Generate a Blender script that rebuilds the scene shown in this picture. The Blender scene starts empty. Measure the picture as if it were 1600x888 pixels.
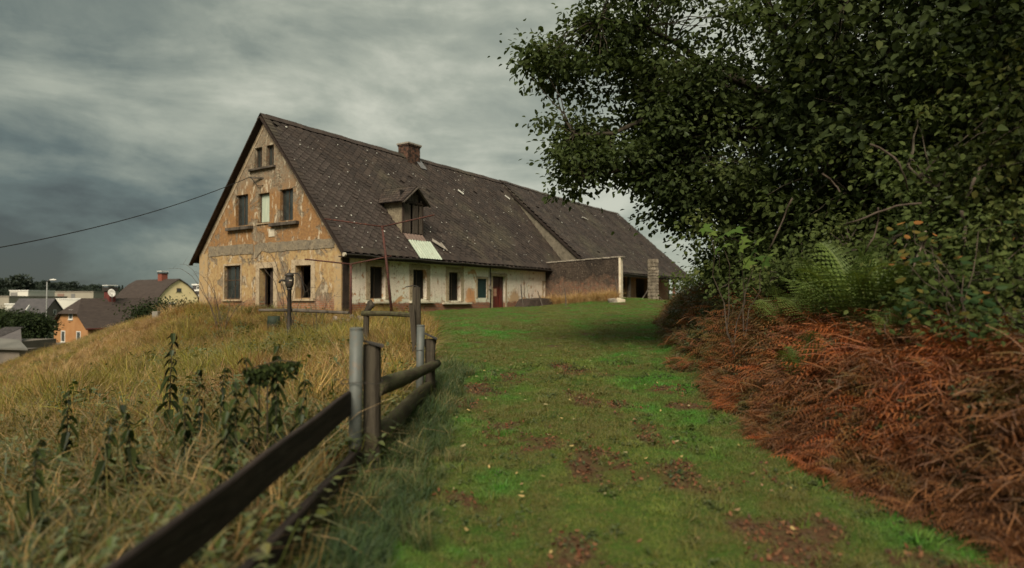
import bpy, math, random
import numpy as np
from mathutils import Vector, Matrix
from mathutils.geometry import tessellate_polygon
random.seed(7); RNG = np.random.default_rng(7)
SC = bpy.context.scene; COL = SC.collection
R = math.radians
EYE = 1.6
# ------------------------------------------------------------------ camera
cam = bpy.data.cameras.new('camera'); camo = bpy.data.objects.new('camera', cam); COL.objects.link(camo)
cam.sensor_width = 36.0; cam.lens = 36 * 984.27 / 1600; cam.clip_start = .05; cam.clip_end = 6000
PITCH, ROLL = .0263, .0029
camo.rotation_mode = 'QUATERNION'
camo.rotation_quaternion = (Matrix.Rotation(math.pi / 2 + PITCH, 3, 'X') @ Matrix.Rotation(-ROLL, 3, 'Z')).to_quaternion()
camo.location = (0, 0, EYE)
cam.dof.use_dof = True; cam.dof.focus_distance = 13; cam.dof.aperture_fstop = .80
SC.camera = camo
SC.view_settings.view_transform = 'Standard'; SC.view_settings.look = 'None'
SC.view_settings.exposure = 0.95; SC.view_settings.gamma = 1.0
SC.cycles.max_bounces = 5; SC.cycles.diffuse_bounces = 3; SC.cycles.glossy_bounces = 2; SC.cycles.transparent_max_bounces = 4
SUN_DIR = Vector((-.12, -.80, .74)).normalized()       # towards the sun
sun = bpy.data.lights.new('sun', 'SUN'); suno = bpy.data.objects.new('sun', sun); COL.objects.link(suno)
sun.energy = 2.5; sun.angle = R(26); sun.color = (1.0, .89, .72)
suno.rotation_mode = 'QUATERNION'; suno.rotation_quaternion = SUN_DIR.to_track_quat('Z', 'Y'); suno.location = (-20, -10, 30)

# ------------------------------------------------------------------ node helper
class NT:
    def __init__(s, tree): s.t = tree; s.n = tree.nodes; s.l = tree.links
    def node(s, typ, **kw):
        n = s.n.new(typ)
        for k, v in kw.items(): setattr(n, k, v)
        return n
    def put(s, sock, v):
        if v is None: return
        if isinstance(v, bpy.types.NodeSocket): s.l.new(v, sock)
        elif isinstance(v, (tuple, list)):
            v = tuple(v)
            if sock.type == 'RGBA' and len(v) == 3: v = v + (1,)
            sock.default_value = v
        else: sock.default_value = v
    def math(s, op, a, b=None, c=None, clamp=False):
        n = s.node('ShaderNodeMath', operation=op); n.use_clamp = clamp
        s.put(n.inputs[0], a); s.put(n.inputs[1], b)
        if c is not None: s.put(n.inputs[2], c)
        return n.outputs[0]
    def vmath(s, op, a, b=None):
        n = s.node('ShaderNodeVectorMath', operation=op); s.put(n.inputs[0], a); s.put(n.inputs[1], b)
        return n.outputs['Value'] if op in ('DOT_PRODUCT', 'LENGTH') else n.outputs[0]
    def mix(s, f, a, b, mode='MIX'):
        n = s.node('ShaderNodeMix', data_type='RGBA', blend_type=mode)
        s.put(n.inputs[0], f); s.put(n.inputs[6], a); s.put(n.inputs[7], b); return n.outputs[2]
    def ramp(s, f, p0, p1, v0=0.0, v1=1.0, smooth=False):
        n = s.node('ShaderNodeMapRange', interpolation_type='SMOOTHSTEP' if smooth else 'LINEAR')
        s.put(n.inputs[0], f); n.inputs[1].default_value = p0; n.inputs[2].default_value = p1
        n.inputs[3].default_value = v0; n.inputs[4].default_value = v1; return n.outputs[0]
    def noise(s, co, scale, detail=4, rough=.55, dist=0.0, out=0):
        n = s.node('ShaderNodeTexNoise'); s.put(n.inputs['Vector'], co)
        n.inputs['Scale'].default_value = scale; n.inputs['Detail'].default_value = detail
        n.inputs['Roughness'].default_value = rough; n.inputs['Distortion'].default_value = dist
        return n.outputs[out]
    def sep(s, v):
        n = s.node('ShaderNodeSeparateXYZ'); s.put(n.inputs[0], v); return n.outputs
    def comb(s, x, y, z):
        n = s.node('ShaderNodeCombineXYZ'); s.put(n.inputs[0], x); s.put(n.inputs[1], y); s.put(n.inputs[2], z); return n.outputs[0]
    def scale(s, v, k): return s.vmath('MULTIPLY', v, k)
    def co(s, which='Object'): return s.node('ShaderNodeTexCoord').outputs[which]
    def pos(s): return s.node('ShaderNodeNewGeometry').outputs['Position']
    def attr(s, name): return s.node('ShaderNodeAttribute', attribute_name=name)
    def rnd(s): return s.node('ShaderNodeObjectInfo').outputs['Random']
    def bump(s, h, strength=.5, dist=.02):
        n = s.node('ShaderNodeBump'); s.put(n.inputs['Height'], h); n.inputs['Strength'].default_value = strength
        n.inputs['Distance'].default_value = dist; return n.outputs[0]

def material(name, fn, rough=.85, spec=.25):
    m = bpy.data.materials.new(name); m.use_nodes = True
    b = m.node_tree.nodes['Principled BSDF']; b.inputs['Roughness'].default_value = rough
    b.inputs['Specular IOR Level'].default_value = spec
    k = NT(m.node_tree); r = fn(k, b)
    if isinstance(r, tuple) and len(r) == 2 and not isinstance(r[0], float):
        k.put(b.inputs['Base Color'], r[0]); k.put(b.inputs['Normal'], r[1])
    else: k.put(b.inputs['Base Color'], r)
    return m

def simple(name, c1, c2, scale=4, detail=5, rough=.85, spec=.25, bump=.3, bd=.01, coord='Object', stretch=None, c3=None, rnd=.0, lo=.35, hi=.65):
    def fn(k, b):
        co = k.co(coord)
        if stretch: co = k.scale(co, stretch)
        n = k.noise(co, scale, detail)
        c = k.mix(k.ramp(n, lo, hi), c1, c2)
        if c3 is not None: c = k.mix(k.ramp(k.noise(co, scale * 3.7, 3), .55, .68), c, c3)
        if rnd: c = k.mix(1.0, c, k.mix(k.rnd(), (1 - rnd,) * 3, (1 + rnd,) * 3), 'MULTIPLY')
        return c, k.bump(k.noise(co, scale * 5, 4), bump, bd)
    return material(name, fn, rough, spec)

# ------------------------------------------------------------------ sky
w = bpy.data.worlds.new('World'); SC.world = w; w.use_nodes = True
k = NT(w.node_tree); bg = w.node_tree.nodes['Background']
nishita = k.node('ShaderNodeTexSky', sky_type='NISHITA'); nishita.sun_disc = False
nishita.sun_elevation = math.asin(SUN_DIR.z); nishita.sun_rotation = math.atan2(SUN_DIR.x, SUN_DIR.y)
dv = k.vmath('NORMALIZE', k.co('Generated')); sx, sy, sz = k.sep(dv)[:3]
zz = k.math('ADD', k.math('MAXIMUM', sz, 0.0), .16)
plane = k.comb(k.math('DIVIDE', sx, zz), k.math('DIVIDE', sy, zz), 0.0)
n1 = k.noise(k.vmath('ADD', dv, (3.1, 1.7, 0)), 1.9, 8, .55, .15)
n2 = k.noise(k.comb(k.math('MULTIPLY', sx, 1.2), k.math('MULTIPLY', sy, 1.2), k.math('MULTIPLY', sz, 4.0)), 2.3, 8, .56, .3)
n3 = k.noise(k.comb(k.math('MULTIPLY', sx, 1.0), sy, k.math('MULTIPLY', sz, 1.7)), 6.5, 8, .6, .3)
glow = k.vmath('DOT_PRODUCT', dv, tuple(Vector((.10, 1.0, .20)).normalized()))
g1 = k.ramp(glow, .62, 1.0, 0.0, 1.0)
cl = k.math('ADD', k.math('MULTIPLY', k.ramp(n1, .34, .66), .30), k.math('MULTIPLY', k.ramp(n2, .36, .64), .44))
cl = k.math('ADD', cl, k.math('MULTIPLY', k.ramp(n3, .32, .68), .20))
cl = k.math('ADD', cl, k.math('MULTIPLY', g1, .31))
cl = k.math('MULTIPLY_ADD', k.ramp(sz, .0, .22), .04, cl)
lowleft = k.ramp(k.vmath('DOT_PRODUCT', dv, tuple(Vector((-.85, .9, .05)).normalized())), .66, 1.0)
cl = k.math('SUBTRACT', cl, k.math('MULTIPLY', k.math('MULTIPLY', lowleft, k.ramp(sz, .34, .05)), .42))
cl = k.math('ADD', cl, .09)
rampn = k.node('ShaderNodeValToRGB'); k.put(rampn.inputs[0], cl); cr = rampn.color_ramp
cr.elements[0].position = .10; cr.elements[0].color = (.062, .074, .069, 1)
cr.elements[1].position = 1.0; cr.elements[1].color = (.54, .55, .45, 1)
for p, c in ((.34, (.118, .150, .137)), (.58, (.235, .266, .222)), (.80, (.37, .395, .32))):
    e = cr.elements.new(p); e.color = c + (1,)
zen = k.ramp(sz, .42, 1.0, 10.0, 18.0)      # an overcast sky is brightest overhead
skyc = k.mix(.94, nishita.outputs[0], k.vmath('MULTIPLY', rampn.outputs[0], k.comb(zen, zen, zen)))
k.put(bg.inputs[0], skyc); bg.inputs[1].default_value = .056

# ------------------------------------------------------------------ projection helper: a pixel of the 1600 px frame and a distance give a world point
F = 984.27
def at(px, py, d):
    x2 = (px - 800) / F; v2 = (444 - py) / F
    x = x2 * math.cos(ROLL) + v2 * math.sin(ROLL); v = -x2 * math.sin(ROLL) + v2 * math.cos(ROLL)
    y = math.cos(PITCH) - v * math.sin(PITCH); z = math.sin(PITCH) + v * math.cos(PITCH)
    return Vector((x / y * d, d, EYE + z / y * d))

# ------------------------------------------------------------------ object helpers
def tag(o, label=None, cat=None, group=None, kind=None):
    if label: o['label'] = label
    if cat: o['category'] = cat
    if group: o['group'] = group
    if kind: o['kind'] = kind
    return o
def empty(name, loc=(0, 0, 0), rz=0, label=None, cat=None, group=None):
    o = bpy.data.objects.new(name, None); COL.objects.link(o); o.location = loc; o.rotation_euler = (0, 0, rz)
    o.empty_display_size = .2
    return tag(o, label, cat, group)
def kids(o): return [c for c in list(bpy.data.objects) if c.parent == o]
def copy_tree(o, parent=None, tree=None):
    if tree is None: tree = lambda q: list(q.children)
    c = o.copy(); COL.objects.link(c); c.parent = parent
    for ch in tree(o): copy_tree(ch, c)
    return c
def link(name, me, mt, parent=None, smooth=False, kind=None):
    o = bpy.data.objects.new(name, me); COL.objects.link(o)
    if mt and not me.materials: me.materials.append(mt)
    if parent: o.parent = parent
    if smooth: me.polygons.foreach_set('use_smooth', [True] * len(me.polygons))
    if kind: o['kind'] = kind
    return o
class MB:
    def __init__(s): s.v = []; s.f = []
    def add(s, vs, fs):
        b = len(s.v); s.v += [tuple(v) for v in vs]; s.f += [tuple(i + b for i in f) for f in fs]; return s
    def box(s, a, b, jit=0):
        x0, y0, z0 = a; x1, y1, z1 = b
        vs = [(x0, y0, z0), (x1, y0, z0), (x1, y1, z0), (x0, y1, z0), (x0, y0, z1), (x1, y0, z1), (x1, y1, z1), (x0, y1, z1)]
        if jit: vs = [tuple(c + random.uniform(-jit, jit) for c in v) for v in vs]
        return s.add(vs, [(0, 3, 2, 1), (4, 5, 6, 7), (0, 1, 5, 4), (1, 2, 6, 5), (2, 3, 7, 6), (3, 0, 4, 7)])
    def beam(s, p, q, wd, ht, up=(0, 0, 1)):
        p = Vector(p); q = Vector(q); d = (q - p).normalized(); r = d.cross(Vector(up)).normalized(); u = r.cross(d)
        vs = []
        for c in (p, q):
            for a, b in ((-1, -1), (1, -1), (1, 1), (-1, 1)): vs.append(c + r * a * wd / 2 + u * b * ht / 2)
        return s.add(vs, [(0, 1, 2, 3), (7, 6, 5, 4), (0, 4, 5, 1), (1, 5, 6, 2), (2, 6, 7, 3), (3, 7, 4, 0)])
    def tube(s, pts, rad, n=8, cap=True, jit=0):
        pts = [Vector(p) for p in pts]
        if not isinstance(rad, (list, tuple)): rad = [rad] * len(pts)
        ref = Vector((.31, .17, .93)); base = len(s.v); prev = None
        for i, p in enumerate(pts):
            d = (pts[min(i + 1, len(pts) - 1)] - pts[max(i - 1, 0)]).normalized()
            if prev is None:
                r = d.cross(ref if abs(d.dot(ref)) < .95 else Vector((1, 0, 0))).normalized()
            else: r = (prev - d * prev.dot(d)).normalized()
            prev = r; u = d.cross(r)
            for j in range(n):
                a = 2 * math.pi * j / n; rr = rad[i] * (1 + random.uniform(-jit, jit))
                s.v.append(tuple(p + r * math.cos(a) * rr + u * math.sin(a) * rr))
        for i in range(len(pts) - 1):
            for j in range(n):
                a = base + i * n + j; b = base + i * n + (j + 1) % n
                s.f.append((a, b, b + n, a + n))
        if cap:
            s.f.append(tuple(base + j for j in reversed(range(n)))); e = base + (len(pts) - 1) * n
            s.f.append(tuple(e + j for j in range(n)))
        return s
    def lathe(s, prof, c=(0, 0, 0), n=16):
        base = len(s.v)
        for r, z in prof:
            for j in range(n):
                a = 2 * math.pi * j / n; s.v.append((c[0] + r * math.cos(a), c[1] + r * math.sin(a), c[2] + z))
        for i in range(len(prof) - 1):
            for j in range(n):
                a = base + i * n + j; b = base + i * n + (j + 1) % n; s.f.append((a, b, b + n, a + n))
        s.f.append(tuple(base + j for j in reversed(range(n)))); e = base + (len(prof) - 1) * n
        s.f.append(tuple(e + j for j in range(n)))
        return s
    def plate(s, outer, holes, o, ex, ey, n, t):
        """polygon with holes in the plane (o, ex, ey), t thick along n"""
        o = Vector(o); ex = Vector(ex); ey = Vector(ey); n = Vector(n)
        loops = [outer] + list(holes)
        tri = tessellate_polygon([[Vector((x, y, 0)) for x, y in lp] for lp in loops])
        flat = [p for lp in loops for p in lp]; N = len(flat)
        vs = [o + ex * x + ey * y for x, y in flat] + [o + ex * x + ey * y + n * t for x, y in flat]
        fs = [tuple(q) for q in tri] + [tuple(i + N for i in reversed(q)) for q in tri]
        b = 0
        for lp in loops:
            m = len(lp)
            for i in range(m): fs.append((b + i, b + (i + 1) % m, b + (i + 1) % m + N, b + i + N))
            b += m
        return s.add(vs, fs)
    def mesh(s, name):
        me = bpy.data.meshes.new(name); me.from_pydata(s.v, [], s.f); me.update(); return me
    def build(s, name, mt, parent=None, smooth=False, kind=None, bevel=0, fix=False):
        me = s.mesh(name)
        if fix or bevel:
            import bmesh
            bm = bmesh.new(); bm.from_mesh(me); bmesh.ops.recalc_face_normals(bm, faces=bm.faces)
            if bevel:
                bmesh.ops.bevel(bm, geom=[e for e in bm.edges if len(e.link_faces) == 2 and e.calc_face_angle(0) > .6], offset=bevel, segments=2, affect='EDGES', clamp_overlap=True)
            bm.to_mesh(me); bm.free()
        return link(name, me, mt, parent, smooth, kind)
def np_mesh(name, V, Fc, tint=None):
    """V (n,3), Fc (m,k)"""
    me = bpy.data.meshes.new(name); V = np.ascontiguousarray(V, dtype=np.float32); Fc = np.ascontiguousarray(Fc, dtype=np.int32)
    m, kk = Fc.shape
    me.vertices.add(len(V)); me.vertices.foreach_set('co', V.ravel())
    me.loops.add(m * kk); me.loops.foreach_set('vertex_index', Fc.ravel())
    me.polygons.add(m); me.polygons.foreach_set('loop_start', np.arange(0, m * kk, kk, dtype=np.int32))
    try: me.polygons.foreach_set('loop_total', np.full(m, kk, dtype=np.int32))
    except Exception: pass
    if tint is not None:
        a = me.attributes.new('tint', 'FLOAT', 'POINT'); a.data.foreach_set('value', np.ascontiguousarray(tint, dtype=np.float32))
    me.update(calc_edges=True); return me

# value noise in numpy
_perm = RNG.random((257, 257))
def vnoise(x, y):
    xi = np.floor(x).astype(int); yi = np.floor(y).astype(int); fx = x - xi; fy = y - yi
    fx = fx * fx * (3 - 2 * fx); fy = fy * fy * (3 - 2 * fy); a = xi % 256; b = yi % 256
    return (_perm[a, b] * (1 - fx) + _perm[a + 1, b] * fx) * (1 - fy) + (_perm[a, b + 1] * (1 - fx) + _perm[a + 1, b + 1] * fx) * fy
def fbm(x, y, o=4):
    s = 0; a = .5
    for i in range(o): s = s + a * vnoise(x * 2 ** i + 17.3 * i, y * 2 ** i + 5.1 * i); a *= .5
    return s / (1 - .5 ** o)

# ------------------------------------------------------------------ terrain
def sm(x, a, b):
    t = np.clip((x - a) / (b - a), 0, 1); return t * t * (3 - 2 * t)
def right_edge(y): return np.interp(y, [-20, 0, 4, 6, 8.2, 12.5, 17, 24, 33, 42, 60], [3.3, 3.2, 3.02, 2.70, 2.75, 3.2, 4.0, 5.7, 8.2, 10.6, 16])
def left_drop(y): return -4.5 - .35 * y
def terrain(x, y):
    x = np.asarray(x, float); y = np.asarray(y, float)
    base = np.interp(y, [-40, -10, 0, 4, 10, 20, 30, 40, 60, 120], [-1.2, -.35, -.08, .02, .37, .76, 1.06, 1.25, 1.5, 1.6])
    z = base + .10 * np.exp(-((y - 30) / 9) ** 2) * 0
    # field dips gently left of the fence
    z = z - .116 * np.clip(-1.6 - x, 0, 14) * (1 - sm(y, 20, 31))
    cx = .85 + .05 * np.clip(y - 9, 0, 40); z = z - .045 * (np.exp(-((x - cx - .95) / .22) ** 2) + np.exp(-((x - cx + .95) / .22) ** 2)) * (1 - sm(y, 26, 36))
    # bank on the right
    t = x - right_edge(y)
    hgt = np.interp(y, [-20, 7, 13, 20, 32, 45, 80], [.80, .88, 1.08, .95, .55, .35, .3])
    z = z + hgt * sm(t, -.15, 1.2) + .20 * np.clip(t - 1.0, 0, 8) * np.interp(y, [0, 20, 40, 60], [1, .8, .3, .1]) 
    z = z + .50 * np.exp(-(((x - 7.2) / 3.6) ** 2 + ((y - 39.5) / 4.5) ** 2)) 
    z = z + .05 * (fbm(x * .9, y * .9) - .5) * 2 * np.clip((np.abs(x - 1) - 1.5) / 3, .15, 1) + .015 * (fbm(x * 4, y * 4, 2) - .5)
    # the drop to the valley on the left
    L = left_drop(np.clip(y, -30, 60)) - x
    Lp = np.clip(L, 0, None); drop = .34 * (np.sqrt(Lp * Lp + 4) - 2)
    # the plateau also ends behind the houses
    back = np.clip(y - 62, 0, None) * .10
    zn = z - drop - back
    r = np.hypot(x, y)
    valley = EYE + np.interp(r, [0, 60, 100, 150, 220, 320, 450, 650, 900, 1500, 4000], [-5.4, -5.4, -5.0, -5.2, -4.0, -2.0, .5, 4, 6, 8, 9])
    valley = valley + (fbm(x * .006 + 3, y * .006) - .5) * np.interp(r, [0, 250, 600, 1500], [0, 0, 4, 16])
    return np.maximum(zn, valley) if np.ndim(zn) else float(max(zn, valley))
def tz(x, y): return float(terrain(x, y))

SOIL = [(1.42, 7.0, .26, 1.0), (1.55, 5.8, .26, .9), (1.68, 4.8, .30, .8), (1.85, 4.0, .36, .7), (.3, 4.3, .2, .25), (-.42, 4.9, .25, .3), (.35, 4.2, .22, .35), (1.25, 7.6, .22, .6), (-.45, 9.2, .28, .45), (.9, 8.5, .25, .7), (.5, 6.3, .3, .3), (1.55, 5.9, .2, .5), (-.2, 3.9, .2, .2), (2.2, 8.0, .3, .3), (1.0, 10.8, .3, .8), (2.45, 3.7, .3, .4)]
def soil_f(x, y):
    s = np.zeros_like(x)
    n = fbm(x * 2.3, y * 2.3, 4)
    for cx, cy, rx, ry in SOIL:
        d = np.hypot((x - cx) / (rx * 1.2), (y - cy) / (ry * 1.2)); s = np.maximum(s, 1 - d + (n - .5) * 2.2)
    s2 = (fbm(x * 1.4 + 40, y * 1.1 + 9, 4) - .57) * 5
    h = fbm(x * 7 + 3, y * 7 + 8, 3)
    return np.clip(np.maximum(s * 1.15, s2 * .6) + (h - .5) * 1.1 * (s > -.1), 0, 1)
def axis(lo, flo, fhi, hi, st, g):
    a = list(np.arange(flo, fhi, st)); s = st; x = flo; L = []
    while x > lo: s *= g; x -= s; L.append(x)
    s = st; x = a[-1]; Rr = []
    while x < hi: s *= g; x += s; Rr.append(x)
    return np.array(L[::-1] + a + Rr)
gx = axis(-2600, -3.2, 5.0, 2600, .11, 1.055); gy = axis(-60, 2.4, 13, 2800, .11, 1.045)
GX, GY = np.meshgrid(gx, gy, indexing='ij'); GZ = terrain(GX, GY)
nx, ny = GX.shape; ii = (np.arange(nx - 1)[:, None] * ny + np.arange(ny - 1)[None, :]).ravel()
gm = np_mesh('ground', np.stack([GX, GY, GZ], -1).reshape(-1, 3), np.stack([ii, ii + ny, ii + ny + 1, ii + 1], -1))
tt = GX - right_edge(GY)
at_ = gm.attributes.new('zone', 'FLOAT_COLOR', 'POINT')
zc = np.ones((nx * ny, 4), np.float32)
edge = -1.15 - np.interp(GY, [0, 9, 24, 36], [-.3, 0, 1.9, 8.0])
en = (fbm(GX * 1.5, GY * 1.5) - .5) * .9
zc[:, 0] = (sm(GX + en, edge - .35, edge + .35) * (1 - sm(tt + en, -.3, .25)) * (1 - sm(GY, 55, 62)) * (1 - sm(-GY, 10, 20))).ravel()  # lawn track
zc[:, 1] = soil_f(GX, GY).ravel()
zc[:, 2] = sm(tt + en, -.1, .4).ravel()       # bank
at_.data.foreach_set('color', zc.ravel())
def ground_mat(k, b):
    a = k.attr('zone').outputs['Color']; zz_ = k.node('ShaderNodeSeparateColor'); k.put(zz_.inputs[0], a)
    lawn, soil, bank = zz_.outputs[:3]; p = k.pos()
    n = k.noise(p, 1.3, 6, .6); nf = k.noise(p, 30, 4, .7)
    g = k.mix(k.ramp(n, .35, .65), (.045, .100, .014), (.085, .130, .022))
    g = k.mix(k.ramp(nf, .45, .7), g, (.045, .05, .016))
    s = k.mix(k.ramp(k.noise(p, 9, 5), .4, .65), (.095, .048, .026), (.10, .075, .035))
    g = k.mix(k.ramp(soil, .2, .75), g, s)
    f = k.mix(k.ramp(k.noise(p, .9, 5), .4, .6), (.095, .075, .028), (.06, .065, .02))
    bk = k.mix(k.ramp(k.noise(p, 6, 5), .4, .6), (.045, .026, .014), (.08, .032, .016))
    far = k.mix(k.ramp(k.noise(p, .03, 5), .45, .55), (.03, .042, .022), (.05, .055, .028))
    c = k.mix(lawn, f, g); c = k.mix(bank, c, bk)
    dist = k.vmath('LENGTH', p); c = k.mix(k.ramp(dist, 55, 75), c, far)
    return c, k.bump(k.math('ADD', nf, k.noise(p, 90, 2)), .8, .03)
link('ground', gm, material('ground_mat', ground_mat, .95, .1), smooth=True, kind='structure')

# ------------------------------------------------------------------ materials
def brick_mix(k, co, swz, sc=1.0):
    """small red bricks colour in the wall's plane"""
    n = k.node('ShaderNodeTexBrick'); x, y, z = k.sep(co)[:3]
    k.put(n.inputs['Vector'], k.comb(y if swz == 'g' else x, z, 0.0)); n.inputs['Scale'].default_value = 1.0
    n.inputs['Brick Width'].default_value = .27 * sc; n.inputs['Row Height'].default_value = .085 * sc; n.inputs['Mortar Size'].default_value = .012
    k.put(n.inputs['Color1'], (.30, .10, .05)); k.put(n.inputs['Color2'], (.20, .085, .05)); k.put(n.inputs['Mortar'], (.24, .19, .14))
    return n.outputs[0]
def gable_plaster(k, b):
    co = k.co(); x, y, z = k.sep(co)[:3]
    st = k.scale(co, (1, 1, .45))
    n1 = k.noise(co, 1.1, 8, .62, .6); n2 = k.noise(st, 3.2, 8, .65, .4); n3 = k.noise(co, 9, 6, .7)
    orange = k.mix(k.ramp(n3, .35, .65), (.345, .190, .078), (.20, .115, .055))
    yellow = k.mix(k.ramp(n2, .38, .62), (.44, .325, .165), (.33, .20, .085))
    c = k.mix(k.ramp(k.math('ADD', z, k.math('MULTIPLY', n1, .6)), 3.0, 3.5), yellow, orange)
    grey = k.mix(k.ramp(n3, .4, .6), (.17, .14, .10), (.26, .21, .145))
    up = k.ramp(k.math('ADD', z, k.math('MULTIPLY', n1, 3.0)), 6.7, 7.9)
    c = k.mix(up, c, grey)
    c = k.mix(k.ramp(n1, .51, .58), c, grey)
    c = k.mix(k.math('MULTIPLY', k.ramp(k.noise(co, 6, 6, .7), .50, .62), .55), c, (.22, .115, .06))
    c = k.mix(k.math('MULTIPLY', k.ramp(n2, .56, .62), .75), c, (.55, .47, .34))
    c = k.mix(k.math('MULTIPLY', k.ramp(k.noise(k.scale(co, (1, 4, .35)), 2.2, 6, .7), .56, .70), .7), c, (.13, .085, .055))
    low = k.ramp(k.math('ADD', z, k.math('MULTIPLY', n2, -1.0)), -.1, .25, 1, 0)
    c = k.mix(k.math('MULTIPLY', low, .8), c, brick_mix(k, co, 'g'))
    hh = k.math('ADD', k.ramp(n1, .54, .58, 1, 0), k.math('MULTIPLY', n3, .7))
    return c, k.bump(hh, .8, .03)
M = {}
M['gable'] = material('gable_plaster', gable_plaster, .95, .1)
def side_plaster(k, b):
    co = k.co(); x, y, z = k.sep(co)[:3]
    n1 = k.noise(co, .9, 8, .62, .6); n2 = k.noise(co, 3.5, 8, .65, .3); n3 = k.noise(co, 14, 6, .7)
    c = k.mix(k.ramp(n1, .4, .6), (.80, .67, .55), (.84, .77, .63))
    c = k.mix(k.math('MULTIPLY', k.ramp(z, .9, .45), .5), c, (.58, .64, .50))
    c = k.mix(k.math('MULTIPLY', k.ramp(n3, .5, .66), .55), c, (.38, .29, .19))
    c = k.mix(k.ramp(n2, .57, .63), c, (.50, .28, .15))
    c = k.mix(k.ramp(n1, .60, .64), c, (.56, .33, .17))
    big = k.ramp(k.math('ADD', k.vmath('LENGTH', k.vmath('SUBTRACT', co, (9.15, 0, .75))), k.math('MULTIPLY', n2, .9)), .78, 1.0, 1, 0)
    c = k.mix(big, c, (.60, .31, .15))
    big2 = k.ramp(k.math('ADD', k.vmath('LENGTH', k.vmath('SUBTRACT', co, (13.6, 0, .6))), k.math('MULTIPLY', n2, 1.2)), 1.0, 1.25, 1, 0)
    c = k.mix(big2, c, (.50, .34, .20))
    low = k.ramp(k.math('ADD', z, k.math('MULTIPLY', n2, -.5)), .12, .22, 1, 0)
    c = k.mix(low, c, brick_mix(k, co, 's'))
    c = k.mix(k.math('MULTIPLY', k.ramp(k.noise(k.scale(co, (4, 1, .35)), 2, 6, .7), .55, .7), .6), c, (.17, .13, .10))
    hh = k.math('ADD', k.ramp(n2, .58, .61, 1, 0), k.math('MULTIPLY', n3, .6))
    return c, k.bump(hh, .8, .03)
M['side'] = material('side_plaster', side_plaster, .95, .1)
M['surround'] = simple('surround_plaster', (.46, .37, .25), (.34, .26, .17), 3, 7, .95, .1, .6, .015, c3=(.20, .14, .09))
M['pilaster'] = simple('pilaster_plaster', (.37, .28, .17), (.42, .28, .13), 2.2, 8, .95, .1, .6, .02, c3=(.27, .22, .15))
M['band'] = simple('band_plaster', (.17, .145, .11), (.27, .22, .15), 3, 8, .95, .1, .9, .03, c3=(.11, .085, .06))
M['roughwood'] = simple('rough_wood', (.055, .045, .036), (.12, .10, .08), 3, 8, .9, .15, .7, .02, stretch=(1, 1, .15), c3=(.03, .026, .02))
M['darkwood'] = simple('dark_wood', (.028, .019, .014), (.058, .040, .030), 4, 8, .75, .25, .5, .01, c3=(.02, .016, .012))
M['board_dark'] = simple('dark_board', (.016, .011, .009), (.038, .026, .021), 5, 9, .75, .2, .9, .006, stretch=(6, .35, 6), c3=(.055, .042, .034))
M['slate'] = simple('slate', (.034, .024, .020), (.055, .040, .033), 2.5, 7, .8, .3, .5, .01, coord='Object', rnd=.22, c3=(.075, .062, .050))
def slate_rest(k, b):
    p = k.co(); t = k.attr('tint').outputs['Fac']
    c = k.mix(k.ramp(k.noise(p, .8, 7, .6), .35, .65), (.033, .023, .019), (.052, .038, .031))
    c = k.mix(k.ramp(k.noise(p, .35, 5), .5, .7), c, (.062, .052, .036))
    c = k.mix(1.0, c, k.mix(t, (.72, .72, .72), (1.3, 1.27, 1.2)), 'MULTIPLY')
    c = k.mix(k.math('MULTIPLY', k.ramp(k.noise(p, 14, 4, .7), .6, .72), .6), c, (.10, .092, .070))
    return c, k.bump(k.noise(p, 30, 3), .4, .01)
M['slates'] = material('slate_weathered', slate_rest, .8, .3)
M['chip'] = simple('pale_slate_chip', (.52, .50, .44), (.62, .60, .52), 6)
M['deck'] = simple('roof_deck', (.02, .015, .012), (.03, .02, .016), 3)
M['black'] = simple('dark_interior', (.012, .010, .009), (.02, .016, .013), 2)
M['glass'] = simple('old_glass', (.018, .022, .021), (.04, .045, .04), 2.2, 5, .12, .5, .2, .01)
M['curtain'] = simple('pale_curtain', (.36, .42, .33), (.48, .52, .40), 2, 5, .6, .3, .2, .01, stretch=(1, 5, .5))
M['frame'] = simple('window_frame_wood', (.045, .032, .022), (.09, .06, .04), 5, 6, .7)
M['whitewood'] = simple('white_painted_wood', (.55, .50, .40), (.42, .36, .27), 5, 6, .7, .3, .4, .01)
M['sill'] = simple('pale_sill', (.60, .54, .42), (.42, .36, .27), 3, 6, .9)
M['teal'] = simple('teal_shutter', (.010, .030, .030), (.02, .045, .042), 3, 4, .6, .35, .2)
def door_mat(k, b):
    co = k.co(); z = k.sep(co)[2]; n = k.noise(k.scale(co, (6, 6, .8)), 2, 6, .6)
    c = k.mix(k.ramp(n, .4, .62), (.16, .026, .018), (.10, .025, .018))
    c = k.mix(k.ramp(k.math('ADD', z, k.math('MULTIPLY', n, .4)), 1.30, 1.55), c, (.05, .02, .015))
    return c, k.bump(n, .4, .01)
M['reddoor'] = material('red_door_paint', door_mat, .55, .4)
M['pinkboard'] = simple('faded_board', (.42, .18, .12), (.52, .30, .20), 5)
M['metalsheet'] = simple('pale_metal_sheet', (.48, .53, .42), (.36, .42, .33), 2.5, 6, .5, .4, .2, .01, stretch=(3, .5, .5), c3=(.30, .30, .22))
M['gutter'] = simple('gutter_metal', (.035, .030, .027), (.07, .058, .05), 3, 5, .55, .4)
M['rust'] = simple('rusty_steel', (.085, .028, .020), (.045, .022, .018), 6, 6, .75, .3, .4, .005, c3=(.17, .06, .035))
M['iron'] = simple('cast_iron', (.020, .019, .017), (.045, .038, .030), 6, 6, .6, .4, .4, .006, c3=(.07, .035, .022))
M['brick'] = simple('chimney_brick', (.16, .075, .048), (.10, .055, .04), 5, 6, .9, c3=(.22, .15, .10))
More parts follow.
